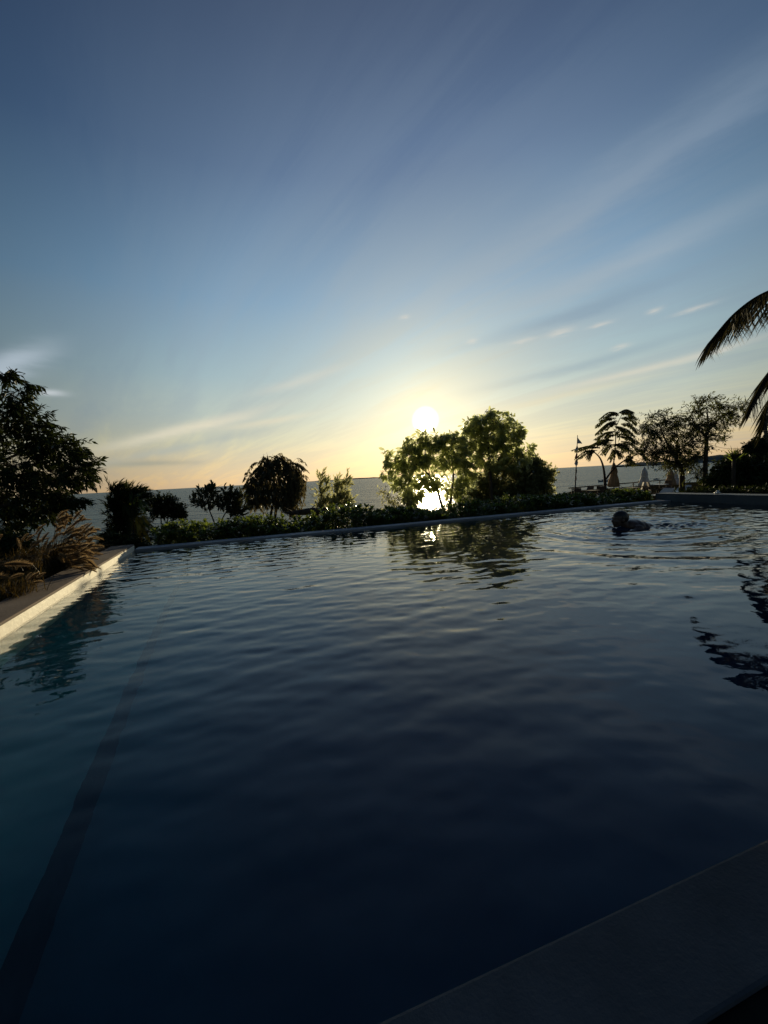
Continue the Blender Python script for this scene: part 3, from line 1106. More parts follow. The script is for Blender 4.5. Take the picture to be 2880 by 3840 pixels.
tree('low_shrub', 'low black shrub under the big dark tree behind the plumed grass', 5.6, (60, 2110),
     [[(60, 2120, 0, .03), (70, 2080, 0, .025), (90, 2040, 0, .015)]],
     [(60, 2070, 90, 36, 80), (-60, 2080, 120, 46, 90), (150, 2085, 60, 24, 36), (20, 2030, 80, 24, 40), (-150, 2060, 120, 60, 80), (250, 2080, 60, 20, 24)],
     LF(kind='narrow', mat='leaf_dark', L=.12, W=.035, per=14, twig=.26, droop=.08, wind=(.2, 0, 0), bfrac=.3), cat='shrub', seed=41)
tree('low_shrub', 'small dark leafy plant at the far corner of the brown coping', 7.2, (430, 2070),
     [[(430, 2075, 0, .02), (432, 2040, 0, .015), (440, 2010, 0, .01)]],
     [(420, 2030, 34, 26, 34), (460, 2035, 40, 24, 34), (390, 2045, 26, 16, 16), (510, 2045, 34, 18, 24)],
     LF(kind='broad', mat='leaf_dark', L=.11, W=.04, per=11, twig=.22, droop=.04, wind=(.15, 0, .1), bfrac=.3), cat='shrub', seed=42)


def areca():
    root = thing('cane_palm', P(495, 2055, 8.6), 'small yellow green cane palm at the foot of the black shrub', 'palm')
    rs = np.random.RandomState(3)
    b = P(500, 2045, 8.6)
    for i, (u, v, mt) in enumerate([(545, 1905, 'leaf_hedge'), (520, 1890, 'leaf_hedge'), (565, 1960, 'leaf_yellow'), (560, 2010, 'leaf_yellow'), (545, 2030, 'leaf_yellow'),
                                    (500, 1930, 'leaf_dark'), (470, 1920, 'leaf_dark'), (580, 1985, 'leaf_hedge'), (530, 1970, 'leaf_yellow')]):
        e = P(u, v, 8.6 + rs.uniform(-.2, .2))
        top = P((500 + u) / 2 - 12, min(v, 1990) - 25, 8.6)
        cv = curve_pts([b, top, e], 8)
        mb = MB()
        mb.tube(cv, list(np.linspace(.006, .002, len(cv))), 3, False)
        fr = mb.build('frond', 'bark', root)
        pp, dd, nn, ll = [], [], [], []
        for j in range(4, len(cv) * 3 - 3):
            x = j / 3
            i0 = min(int(x), len(cv) - 2)
            q = cv[i0] + (cv[i0 + 1] - cv[i0]) * (x - i0)
            ax = unit(cv[i0 + 1] - cv[i0])
            for sg in (-1, 1):
                sd = unit(np.cross(ax, (0, -.6, 1))) * sg
                pp.append(q)
                dd.append(unit(ax * .9 + sd * .7 + np.array([.15, 0, -.35])))
                nn.append((0, -.5, 1))
                ll.append(rs.uniform(.16, .24))
        ll = np.array(ll)
        lo = link('leaflets', leaf_mesh('leaflets', 'narrow', np.array(pp), np.array(dd), np.array(nn), ll, ll * .075, mt), None, fr)
        lo['kind'] = 'stuff'


areca()
tree('small_tree', 'small round dark tree on thin twin stems left of the forked tree', 10.0, (612, 2005),
     [[(606, 2005, 0, .018), (604, 1950, 0, .015), (600, 1900, 0, .012)], [(622, 2005, 0, .018), (628, 1950, .1, .014), (640, 1900, 0, .01)]],
     [(615, 1895, 48, 38, 60), (645, 1910, 50, 32, 55), (665, 1930, 32, 22, 24), (570, 1905, 30, 32, 26), (620, 1868, 32, 16, 20), (548, 1868, 14, 26, 9)],
     LF(kind='narrow', mat='leaf_dark', L=.11, W=.044, per=12, dens=1.15, twig=.26, droop=.08, wind=(.3, 0, 0), bfrac=.4), seed=5)
tree('forked_tree', 'small forked tree with two leafy heads against the sea', 10.0, (815, 1995),
     [[(815, 1995, 0, .022), (800, 1950, 0, .018), (785, 1912, 0, .013), (775, 1870, 0, .008)], [(820, 1995, 0, .02), (832, 1950, 0, .016), (850, 1915, 0, .012), (870, 1870, 0, .007)]],
     [(775, 1868, 42, 32, 36), (740, 1885, 26, 16, 12), (795, 1840, 22, 26, 12), (770, 1905, 34, 18, 12), (860, 1895, 42, 30, 40), (895, 1910, 36, 26, 30), (850, 1862, 26, 28, 16),
      (882, 1858, 26, 22, 14), (820, 1885, 26, 24, 12), (905, 1870, 20, 20, 8), (885, 1930, 30, 16, 12)],
     LF(kind='broad', mat='leaf_small', L=.13, W=.045, per=9, dens=1.0, twig=.26, droop=-.04, up=.55, wind=(.15, 0, .15), ldroop=.0, fwd=.9, out=.6, bfrac=.45), seed=6)

# weeping tree with hanging strands
wtree = tree('weeping_tree', 'round weeping tree with hanging strands left of the sun', 15.0, (1012, 2030),
             [[(1008, 2030, 0, .06), (1016, 1930, 0, .055), (1026, 1885, 0, .05), (1032, 1830, 0, .04), (1020, 1770, 0, .02)],
              [(1018, 2030, .2, .06), (1034, 1920, .2, .055), (1038, 1870, .2, .045), (1050, 1800, .2, .03), (1080, 1750, 0, .015)]],
             [(1030, 1790, 90, 70, 160), (1000, 1745, 62, 42, 80), (1045, 1718, 45, 28, 44), (1095, 1745, 40, 42, 50), (950, 1795, 36, 44, 46), (970, 1840, 56, 36, 60), (1060, 1850, 70, 45, 80),
              (1105, 1800, 42, 50, 44), (1000, 1712, 24, 18, 14), (925, 1820, 16, 24, 12), (960, 1868, 40, 18, 24), (1090, 1890, 26, 36, 26)],
             LF(kind='narrow', mat='leaf_weep', L=.14, W=.042, per=16, dens=1.6, twig=.48, droop=.55, wind=(.08, 0, 0), ldroop=.9, fwd=.9, out=.5, spread=.8, up=.35, bfrac=.35), seed=7)


def strands():
    rs = np.random.RandomState(8)
    mb = MB()
    pp, dd, nn, ll = [], [], [], []
    for i in range(120):
        r_ = rs.rand()
        if r_ < .62:
            u = rs.uniform(1085, 1148)
            v0 = 1755 + (u - 1085) * .75 + rs.uniform(-15, 25)
            v1 = rs.uniform(1830, 1915)
        elif r_ < .8:
            u = rs.uniform(1065, 1105)
            v0, v1 = 1850, rs.uniform(1890, 1932)
        else:
            u = rs.uniform(925, 1060)
            v0, v1 = 1860, rs.uniform(1885, 1925)
        if v1 - v0 < 20:
            continue
        dd_ = 15 + rs.uniform(-.6, .6)
        a, b = P(u, v0, dd_), P(u + rs.uniform(-3, 8), v1, dd_)
        cv = [a + (b - a) * t + np.array([.05 * math.sin(3 * t + i), 0, 0]) for t in np.linspace(0, 1, 5)]
        mb.tube(cv, [.007, .006, .006, .005, .003], 3, False)
        for j in range(22):
            t = rs.rand() * 3.99
            q = cv[int(t)] + (cv[int(t) + 1] - cv[int(t)]) * (t % 1)
            pp.append(q)
            dd.append((rs.normal(0, .35), rs.normal(0, .3), -1))
            nn.append((rs.normal(), -1, .2))
            ll.append(rs.uniform(.10, .18))
    mb.build('limbs', 'bark', wtree)
    ll = np.array(ll)
    o = link('strands', leaf_mesh('strands', 'narrow', np.array(pp), np.array(dd), np.array(nn), ll, ll * .22, 'leaf_weep'), None, wtree)
    o['kind'] = 'stuff'


strands()
tree('upright_shrub', 'pale leafy shrub with upright windblown shoots left of the sun glitter', 13.0, (1250, 1985),
     [[(1240, 1985, 0, .02), (1225, 1930, 0, .018), (1205, 1860, 0, .014), (1204, 1790, 0, .008)], [(1250, 1985, 0, .02), (1262, 1930, 0, .016), (1272, 1860, 0, .012), (1290, 1790, 0, .006)],
      [(1215, 1900, 0, .01), (1180, 1868, 0, .006), (1160, 1848, 0, .004)]],
     [(1235, 1895, 56, 28, 50), (1285, 1885, 44, 30, 44), (1250, 1920, 60, 22, 34), (1208, 1845, 18, 34, 16), (1203, 1795, 10, 26, 7), (1275, 1845, 28, 34, 26), (1265, 1810, 14, 26, 8),
      (1300, 1805, 18, 22, 9), (1225, 1820, 14, 22, 6)],
     LF(kind='narrow', mat='leaf_bush', L=.15, W=.05, per=10, dens=1.4, nrm=(0, -.8, .5), twig=.34, droop=-.03, up=.7, wind=(.3, 0, .3), ldroop=0, fwd=1.0, out=.55, bfrac=.45), cat='shrub', seed=9)
tree('low_shrub', 'low spreading shrub just right of the upright shoots', 12.0, (1330, 1975),
     [[(1320, 1975, 0, .015), (1325, 1935, 0, .012), (1340, 1915, 0, .008)]],
     [(1325, 1925, 34, 14, 20), (1360, 1908, 20, 7, 8), (1300, 1935, 20, 14, 10)],
     LF(kind='narrow', mat='leaf_bush', L=.14, W=.05, per=8, twig=.24, droop=.05, wind=(.4, 0, 0)), cat='shrub', seed=10)


def log():
    mb = MB()
    cp = [np.append(P(u, v, d), r) for u, v, d, r in [(1058, 1921, 13.4, .012), (1085, 1923, 13.2, .05), (1130, 1921, 13.0, .10), (1170, 1917, 12.9, .12), (1205, 1916, 12.8, .11), (1225, 1915, 12.8, .05)]]
    cv = curve_pts(cp, 4)
    root = thing('driftwood_log', cp[2][:3] - np.array([0, 0, .1]), 'dark tapering driftwood log between weeping tree and upright shrub', 'log')
    mb.tube([c[:3] for c in cv], [max(.01, c[3]) for c in cv], 9)
    mb.build('log_body', 'driftwood', root, True)
    for (u0, v0, u1, v1) in [(1095, 1918, 1070, 1905), (1165, 1910, 1180, 1895)]:
        MB().tube([P(u0, v0, 13.0), P(u1, v1, 12.9)], [.025, .012], 5).build('branch_stub', 'driftwood', root, True)
    # two crossed props carry it over the slope
    for u in (1120, 1190):
        a = P(u, 1920, 12.95)
        g0 = gz(*to_local(a[0], a[1]))
        MB().tube([a, (a[0] + .05, a[1], g0 - .05)], [.05, .07], 6).build('root', 'driftwood', root, True)


log()

# broadleaf trees in front of the sun
BL = LF(kind='broad', mat='leaf_broad', L=.22, W=.085, per=8, twig=.36, droop=.06, wind=(.1, 0, 0), ldroop=.55, fwd=.55, out=.85, t0=.45, tr=.004, bfrac=.7, nrm=(0, -1.0, .25))
tree('sea_almond_tree', 'large leaved tree directly below the sun with two bare leaning stems', 13.0, (1668, 1935),
     [[(1664, 1935, 0, .05), (1655, 1890, 0, .045), (1638, 1835, 0, .04), (1612, 1785, 0, .032), (1560, 1740, 0, .02), (1500, 1730, 0, .012)],
      [(1674, 1935, .1, .05), (1688, 1890, .1, .048), (1694, 1840, .1, .042), (1700, 1780, .1, .03), (1690, 1700, .1, .018)],
      [(1612, 1785, 0, .02), (1600, 1720, 0, .015), (1590, 1660, 0, .01)]],
     [(1560, 1660, 45, 26, 26), (1610, 1655, 44, 26, 24), (1665, 1640, 50, 26, 24), (1700, 1665, 50, 40, 36), (1540, 1705, 46, 34, 34), (1620, 1705, 60, 36, 44), (1560, 1745, 48, 28, 26), (1670, 1730, 46, 26, 22),
      (1480, 1735, 34, 28, 16), (1452, 1712, 16, 20, 5), (1445, 1768, 24, 22, 8), (1510, 1775, 40, 30, 26), (1720, 1720, 40, 44, 30), (1520, 1825, 40, 34, 30), (1545, 1865, 28, 34, 22), (1740, 1770, 40, 36, 26), (1735, 1835, 32, 40, 26), (1690, 1835, 34, 30, 14), (1600, 1800, 36, 16, 9), (1560, 1835, 20, 36, 12), (1650, 1815, 24, 14, 8), (1615, 1785, 40, 20, 16), (1600, 1838, 14, 12, 3)],
     BL, seed=12, single=160, depth=.45)
tree('sea_almond_tree', 'tallest large leaved tree just right of the sun', 13.6, (1845, 1935),
     [[(1840, 1935, 0, .07), (1842, 1850, 0, .06), (1835, 1750, 0, .05), (1830, 1660, 0, .035), (1825, 1570, 0, .015)],
      [(1838, 1770, 0, .04), (1890, 1690, 0, .028), (1930, 1620, 0, .014)], [(1836, 1760, 0, .03), (1790, 1690, .1, .02), (1760, 1640, 0, .01)]],
     [(1825, 1545, 26, 16, 11), (1800, 1585, 50, 26, 28), (1850, 1580, 44, 30, 28), (1895, 1575, 34, 26, 16), (1915, 1605, 36, 26, 18), (1780, 1640, 50, 36, 40), (1840, 1640, 66, 44, 66), (1910, 1650, 50, 40, 40),
      (1960, 1690, 34, 24, 14), (1760, 1700, 50, 40, 40), (1850, 1710, 80, 50, 84), (1930, 1720, 50, 40, 36), (1770, 1605, 40, 18, 12), (1940, 1625, 20, 16, 6)],
     BL, seed=13, single=140, depth=.45)
tree('round_shrub', 'dense rounded shrub on the right of the large leaved trees', 14.2, (1930, 1945),
     [[(1930, 1945, 0, .06), (1930, 1880, 0, .05), (1940, 1800, 0, .03)], [(1930, 1920, 0, .04), (1990, 1850, 0, .03), (2020, 1790, 0, .015)], [(1925, 1920, 0, .04), (1860, 1860, 0, .03), (1820, 1810, 0, .015)]],
     [(1900, 1790, 120, 80, 230), (1990, 1775, 70, 50, 110), (2035, 1800, 38, 44, 50), (1810, 1830, 70, 60, 100), (1960, 1850, 100, 55, 140), (2030, 1850, 40, 30, 34), (1870, 1880, 110, 36, 110), (1985, 1730, 36, 20, 22), (2066, 1780, 12, 18, 6), (2015, 1737, 20, 16, 8), (1790, 1880, 60, 36, 40)],
     LF(kind='broad', mat='leaf_bush', L=.12, W=.062, per=14, dens=1.9, nrm=(0, -.8, .5), twig=.34, droop=.05, wind=(.1, 0, .1), ldroop=.1, bfrac=.25), cat='shrub', seed=14, depth=.5)
tree('twiggy_shrub', 'thin twiggy shrub below the left side of the large leaved tree', 12.2, (1490, 1955),
     [[(1490, 1955, 0, .015), (1480, 1900, 0, .01), (1465, 1860, 0, .006)], [(1500, 1955, 0, .015), (1515, 1910, 0, .01), (1530, 1880, 0, .006)]],
     [(1460, 1865, 30, 28, 22), (1500, 1880, 36, 26, 26), (1440, 1845, 20, 20, 10), (1470, 1900, 40, 18, 18), (1550, 1890, 36, 16, 22), (1690, 1895, 40, 14, 22), (1740, 1885, 30, 20, 20)],
     LF(kind='narrow', mat='leaf_bush', L=.10, W=.03, per=8, twig=.34, droop=.03, wind=(.1, 0, .1)), cat='shrub', seed=15)

# feathery trees by the beach terrace
FE = LF(kind='narrow', mat='leaf_feather', L=.24, W=.06, per=26, twig=1.25, droop=.30, up=.45, spread=.9, seg=6, wind=(.28, 0, 0), ldroop=.75, fwd=.7, out=.55, t0=.05, bfrac=.35, tr=.004)
FE2 = dict(FE, L=.19, W=.05, per=14, dens=.95, twig=1.0, droop=.10, up=.1, spread=1.0, seg=4, wind=(.3, 0, 0), ldroop=.2, fwd=.75, out=.8, t0=.15, bfrac=.6, tr=.0035)
ftree = tree('flame_tree', 'slender feathery tree in drooping tiers beside the flag pole', 24.0, (2270, 1868),
     [[(2270, 1868, 0, .10), (2269, 1825, 0, .09), (2268, 1795, 0, .075), (2262, 1750, 0, .06), (2248, 1715, 0, .045), (2222, 1690, 0, .03)],
      [(2270, 1800, 0, .06), (2300, 1760, 0, .05), (2345, 1725, 0, .04), (2400, 1700, 0, .03), (2430, 1690, 0, .015)],
      [(2298, 1765, .1, .04), (2304, 1710, .1, .035), (2308, 1660, .1, .03), (2312, 1600, .1, .025), (2335, 1548, .1, .012)]],
     [(2312, 1600, 10, 30, 3), (2305, 1665, 16, 16, 3)],
     FE, seed=16, depth=1.0)


def flame_fronds():
    rs = np.random.RandomState(16)
    F_ = [(2325, 1550, 2382, 1572), (2320, 1548, 2370, 1550), (2318, 1552, 2258, 1578), (2316, 1560, 2290, 1552), (2312, 1570, 2244, 1598), (2314, 1578, 2242, 1626), (2328, 1568, 2380, 1590), (2330, 1590, 2388, 1616),
          (2312, 1590, 2262, 1610), (2306, 1618, 2240, 1650), (2308, 1630, 2376, 1655), (2318, 1640, 2394, 1668), (2304, 1630, 2262, 1664), (2322, 1612, 2372, 1632), (2308, 1600, 2350, 1625),
          (2300, 1652, 2215, 1672), (2292, 1662, 2180, 1690), (2250, 1680, 2158, 1688), (2235, 1690, 2170, 1718), (2226, 1692, 2205, 1715), (2320, 1662, 2372, 1700), (2330, 1656, 2402, 1694), (2300, 1668, 2262, 1700),
          (2312, 1690, 2290, 1722), (2308, 1690, 2328, 1716), (2304, 1665, 2345, 1690), (2340, 1725, 2375, 1745), (2390, 1702, 2420, 1720), (2370, 1712, 2350, 1738)]
    mb = MB()
    pp, dd, nn, ll = [], [], [], []
    for (u0, v0, u1, v1) in F_:
        for k in range(6):
            da, db = rs.uniform(-.2, .2), rs.uniform(-1.0, 1.0)
            ju, jv = rs.normal(0, 6), rs.normal(0, 4)
            a, b = P(u0 + ju * .5, v0 + jv * .4, 24.1 + da), P(u1 + ju, v1 + jv, 24.1 + db)
            m_ = (a + b) / 2 + np.array([0, 0, rs.uniform(.10, .22)])
            cv = curve_pts([a, m_, b], 7)
            mb.tube(cv, list(np.linspace(.014, .004, len(cv))), 3, False)
            N = len(cv)
            for j in range(58):
                t = rs.uniform(.12, 1.0) * (N - 1)
                i0 = min(int(t), N - 2)
                q = cv[i0] + (cv[i0 + 1] - cv[i0]) * (t - i0)
                ax = unit(cv[i0 + 1] - cv[i0])
                sd = unit(np.cross(ax, (0, 0, 1.0))) * (1 if j % 2 else -1)
                pp.append(q)
                dd.append(unit(ax * .7 + sd * .6 + np.array([.1, 0, -rs.uniform(.1, .7)])))
                nn.append((rs.normal(0, .3), -.4, 1))
                ll.append(rs.uniform(.13, .24))
    mb.build('limbs', 'bark', ftree)
    ll = np.array(ll)
    o = link('fronds', leaf_mesh('fronds', 'narrow', np.array(pp), np.array(dd), np.array(nn), ll, ll * .26, 'leaf_feather'), None, ftree)
    o['kind'] = 'stuff'


flame_fronds()
tree('acacia_tree', 'bushy feathery tree between flame tree and the taller acacia', 21.0, (2560, 1868),
     [[(2562, 1868, 0, .15), (2558, 1820, 0, .13), (2556, 1770, 0, .12), (2535, 1720, 0, .09), (2500, 1660, 0, .05), (2470, 1590, 0, .02)],
      [(2545, 1735, 0, .06), (2480, 1720, 0, .04), (2430, 1680, 0, .02)], [(2535, 1715, 0, .06), (2540, 1640, .3, .035), (2530, 1580, .2, .015)]],
     [(2450, 1560, 46, 22, 22), (2425, 1600, 44, 30, 30), (2500, 1575, 52, 26, 32), (2470, 1620, 66, 36, 66), (2530, 1630, 50, 44, 54), (2430, 1660, 46, 34, 40), (2490, 1690, 76, 36, 84), (2550, 1690, 50, 46, 56), (2530, 1740, 56, 26, 46), (2450, 1720, 50, 18, 24), (2400, 1690, 30, 14, 10), (2580, 1730, 34, 34, 26), (2550, 1590, 26, 22, 10)],
     FE2, seed=17)
tree('acacia_tree', 'tallest feathery acacia with one branch reaching right toward the palm', 20.0, (2645, 1868),
     [[(2640, 1868, 0, .12), (2644, 1800, 0, .11), (2646, 1720, 0, .10), (2650, 1650, 0, .08), (2655, 1590, 0, .05), (2650, 1530, 0, .02)],
      [(2650, 1620, 0, .05), (2710, 1560, 0, .035), (2770, 1530, 0, .02), (2810, 1512, 0, .01)], [(2648, 1640, 0, .05), (2610, 1600, 0, .03), (2590, 1560, 0, .015)]],
     [(2650, 1500, 46, 18, 20), (2620, 1540, 52, 28, 36), (2690, 1525, 46, 26, 30), (2620, 1600, 56, 40, 64), (2680, 1580, 52, 34, 44), (2600, 1650, 44, 40, 44), (2735, 1545, 38, 22, 20), (2770, 1525, 28, 16, 12), (2800, 1508, 22, 12, 9), (2715, 1600, 28, 20, 10),
      (2660, 1640, 36, 30, 20), (2610, 1710, 36, 26, 22), (2575, 1570, 22, 20, 8), (2770, 1560, 24, 14, 6), (2715, 1640, 18, 8, 4), (2625, 1775, 40, 30, 24), (2660, 1680, 20, 16, 5)],
     FE2, seed=18)

# dark planting behind the right wall
DK = LF(kind='broad', mat='leaf_dark', L=.14, W=.055, per=14, dens=1.4, twig=.36, droop=.08, wind=(.05, 0, 0), ldroop=.3, bfrac=.2)
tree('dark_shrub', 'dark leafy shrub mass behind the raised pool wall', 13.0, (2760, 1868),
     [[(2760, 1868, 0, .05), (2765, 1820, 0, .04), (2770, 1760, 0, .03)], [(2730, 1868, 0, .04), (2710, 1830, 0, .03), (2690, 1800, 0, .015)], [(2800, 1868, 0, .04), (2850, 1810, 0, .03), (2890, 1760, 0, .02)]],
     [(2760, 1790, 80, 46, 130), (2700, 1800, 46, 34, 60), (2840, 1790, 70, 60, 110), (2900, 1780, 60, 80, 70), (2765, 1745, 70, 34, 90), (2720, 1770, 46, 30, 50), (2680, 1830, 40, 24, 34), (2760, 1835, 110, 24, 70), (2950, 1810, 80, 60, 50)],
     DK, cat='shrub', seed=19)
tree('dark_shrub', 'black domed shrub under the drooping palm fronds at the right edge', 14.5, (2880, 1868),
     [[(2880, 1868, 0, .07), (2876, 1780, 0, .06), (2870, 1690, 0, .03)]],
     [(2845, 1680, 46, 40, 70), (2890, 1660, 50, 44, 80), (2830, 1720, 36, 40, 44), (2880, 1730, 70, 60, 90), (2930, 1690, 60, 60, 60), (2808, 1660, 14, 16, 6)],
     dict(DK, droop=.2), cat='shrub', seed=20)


tree('low_shrub', 'low black planting directly behind the raised pool wall', 9.6, (2760, 1868),
     [[(2760, 1870, 0, .03), (2762, 1858, 0, .025), (2766, 1850, 0, .015)]],
     [(2620, 1848, 60, 12, 46), (2720, 1846, 70, 14, 60), (2820, 1844, 70, 16, 60), (2900, 1842, 60, 18, 50), (2570, 1850, 30, 10, 20)],
     LF(kind='narrow', mat='leaf_dark', L=.11, W=.035, per=12, twig=.22, droop=.05, wind=(.1, 0, .1), bfrac=.3), cat='shrub', seed=43)


def fan_plant():
    root = thing('fan_palm', P(2752, 1790, 12.4), 'spiky fan palm standing up out of the dark shrub mass', 'palm')
    rs = np.random.RandomState(4)
    c = P(2752, 1722, 12.3)
    MB().tube([P(2752, 1868, 12.4), P(2750, 1800, 12.4), c], [.06, .05, .045], 8).build('trunk', 'bark', root, True)
    inv = parent_inv(root)
    for i in range(60):
        a = R_(rs.uniform(-62, 48))
        L_ = rs.uniform(.30, .45) * (1 - .15 * abs(math.sin(a)))
        dv = unit((math.sin(a), rs.normal(0, .35), math.cos(a)))
        place_leaf('blade', 'leaf_small' if i % 3 else 'leaf_hedge', c + rs.normal(0, .03, 3), dv, unit((rs.normal(0, .4), -1, .1)), L_, .032, root, inv, 'blade')


fan_plant()


# ------------------------------------------------------------------ coconut palm whose fronds hang into the frame at the right
def palm():
    crown = P(3190, 1085, 9.3)
    g0 = gz(*to_local(crown[0] + .5, crown[1]))
    root = thing('coconut_palm', (crown[0] + .5, crown[1], g0), 'coconut palm with long fronds drooping into the picture at the right edge', 'palm')
    cv = curve_pts([np.array([crown[0] + .5, crown[1], g0 - .1, .17]), np.array([crown[0] + .42, crown[1], g0 + 2, .13]), np.append(crown, .10)], 8)
    MB().tube([c[:3] for c in cv], [c[3] * (1 + .06 * (i % 2)) for i, c in enumerate(cv)], 10).build('trunk', 'bark', root, True)
    rs = np.random.RandomState(21)
    fronds = [  # control points u, v, d: seen ones first
        ([(3190, 1085, 9.3), (3040, 1052, 9.1), (2880, 1092, 8.9), (2760, 1170, 8.8), (2655, 1290, 8.8)], True),
        ([(3190, 1090, 9.3), (3100, 1180, 9.0), (2960, 1310, 8.8), (2880, 1400, 8.7), (2815, 1520, 8.7)], True),
        ([(3190, 1090, 9.3), (3080, 1230, 9.3), (2960, 1400, 9.3), (2890, 1490, 9.3), (2862, 1600, 9.3)], False),
        ([(3190, 1080, 9.3), (3120, 900, 9.9), (3050, 860, 10.8), (3000, 950, 11.6)], False),
        ([(3190, 1080, 9.3), (3300, 900, 9.0), (3450, 900, 8.8), (3560, 1050, 8.7)], False),
        ([(3190, 1080, 9.3), (3280, 960, 8.5), (3350, 960, 7.8), (3400, 1100, 7.3)], False),
        ([(3190, 1085, 9.3), (3330, 1100, 9.8), (3450, 1250, 10.2), (3500, 1450, 10.5)], False),
        ([(3190, 1080, 9.3), (3080, 960, 8.8), (2990, 1000, 8.2), (2985, 1120, 7.8)], False),
        ([(3190, 1085, 9.3), (3250, 1000, 10.2), (3280, 1050, 11), (3300, 1200, 11.6)], False)]
    for cps, seen in fronds:
        cv = curve_pts([P(*c) for c in cps], 10)
        N = len(cv)
        fr = MB().tube(cv, list(np.linspace(.028, .004, N)), 5).build('frond', 'leaf_palm', root, True)
        inv = parent_inv(fr)
        pp, dd, nn, ll = [], [], [], []
        ns = 104 if seen else 46
        for j in range(ns):
            t = .14 + .86 * ((j + .5) / ns) ** .72
            x = t * (N - 1)
            i0 = min(int(x), N - 2)
            q = cv[i0] + (cv[i0 + 1] - cv[i0]) * (x - i0)
            ax = unit(cv[i0 + 1] - cv[i0])
            for sg in (-1, 1):
                sd = unit(np.cross(ax, (0, 0, 1.0))) * sg
                Lx = 1.2 * (1 - .55 * t ** 2.2) * rs.uniform(.85, 1.12) * (.75 + .25 * min(1, t * 4))
                dv = unit(ax * rs.uniform(.5, .85) + sd * rs.uniform(.2, .55) + np.array([0, 0, -rs.uniform(.55, 1.15)]))
                nv = unit(sd * -.6 + np.array([0, 0, 1.]) + ax * .2)
                if seen and j % 2 == 0:
                    place_leaf('blade', 'leaf_palm', q, dv, nv, Lx, .036, fr, inv, 'leaflet')
                else:
                    pp.append(q)
                    dd.append(dv)
                    nn.append(nv)
                    ll.append(Lx)
        if pp:
            ll = np.array(ll)
            o = link('leaflets', leaf_mesh('leaflets', 'blade', np.array(pp), np.array(dd), np.array(nn), ll, np.full(len(ll), .032), 'leaf_palm'), None, fr)
            o['kind'] = 'stuff'


palm()


# ------------------------------------------------------------------ plumed fountain grass at the left
def plume_mesh(seed, Lp=.15, bend=.04):
    rs = np.random.RandomState(seed)
    mb = MB()
    spine = [np.array([Lp * t, 0, -bend * t * t]) for t in np.linspace(0, 1, 7)]
    mb.tube(spine, [.002, .0045, .008, .0085, .0075, .0055, .001], 6)
    for i in range(420):
        t = rs.uniform(.03, .97)
        q = np.array([Lp * t, 0, -bend * t * t])
        a = rs.rand() * 6.283
        bl = (.026 + .014 * rs.rand()) * (math.sin(math.pi * min(1, t * .85 + .15)) ** .5)
        out = np.array([.9, math.cos(a), math.sin(a)])
        out /= np.linalg.norm(out)
        sdv = unit(np.cross(out, (1, 0, .3))) * .0015
        mb.add([q - sdv, q + sdv, q + out * bl], [(0, 1, 2)])
    return mb.mesh('plume', 'plume')


PLM = [plume_mesh(s, L_, b) for s, L_, b in ((1, .15, .03), (2, .13, .055), (3, .17, .075), (4, .12, .015))]


def grass(name, label, base, nbl, plumes, seed, size=.55, group='plumed grass clumps'):
    rs = np.random.RandomState(seed)
    base = np.array(base)
    root = thing(name, base, label, 'ornamental grass', group)
    # arching blades
    V, F = [], []
    for i in range(nbl):
        a = rs.rand() * 6.283
        out = rs.uniform(.15, 1.0)
        h = size * rs.uniform(.45, 1.0)
        dirn = np.array([math.cos(a) * out + .45, math.sin(a) * out * .8])
        p0 = base + np.array([rs.normal(0, .07), rs.normal(0, .07), 0])
        wv = rs.uniform(.0022, .004)
        sd = unit((-dirn[1], dirn[0], 0))
        b0 = len(V)
        for k in range(6):
            t = k / 5
            q = p0 + np.array([dirn[0] * h * .75 * t, dirn[1] * h * .75 * t, h * (1.25 * t - .75 * t * t * (0.5 + out * .7))])
            w = wv * (1 - t) ** .6 + .0003
            V += [q - sd * w, q + sd * w]
            if k:
                F.append((b0 + 2 * k - 2, b0 + 2 * k - 1, b0 + 2 * k + 1, b0 + 2 * k))
    bl = MB()
    bl.v = [tuple(v) for v in V]
    bl.f = F
    o = bl.build('blades', 'grass_blade', root)
    o['kind'] = 'stuff'
    inv = parent_inv(root)
    stm = MB()
    for i, (p, dv, sc) in enumerate(plumes):
        p = np.array(p)
        dv = unit(dv)
        po = bpy.data.objects.new('plume', PLM[i % 4])
        COL.objects.link(po)
        po.parent = root
        po.matrix_parent_inverse = inv
        sdv = unit(np.cross(dv, (0, 0, 1.0)))
        nn = np.cross(sdv, dv)
        po.matrix_basis = Matrix(((dv[0] * sc, -sdv[0] * sc, nn[0] * sc, p[0]), (dv[1] * sc, -sdv[1] * sc, nn[1] * sc, p[1]),
                                  (dv[2] * sc, -sdv[2] * sc, nn[2] * sc, p[2]), (0, 0, 0, 1)))
        mid = base * .45 + p * .55 - np.array([dv[0], dv[1], 0]) * .06 + np.array([0, 0, .04])
        cv = curve_pts([base + rs.normal(0, .03, 3) * (1, 1, 0), mid, p], 4)
        stm.tube(cv, [.0016] * len(cv), 3, False)
    if plumes:
        stm.build('stalks', 'grass_blade', root)
    return root


def plumes_px(rs, n, u0, u1, v0, v1, d0, d1, ang, spread, sc=1.0):
    out = []
    for i in range(n):
        u, v = rs.uniform(u0, u1), rs.uniform(v0, v1)
        a = R_(ang + rs.normal(0, spread))
        out.append((P(u, v, rs.uniform(d0, d1)), (math.cos(a), rs.normal(0, .25), math.sin(a)), sc * rs.uniform(.8, 1.15)))
    return out


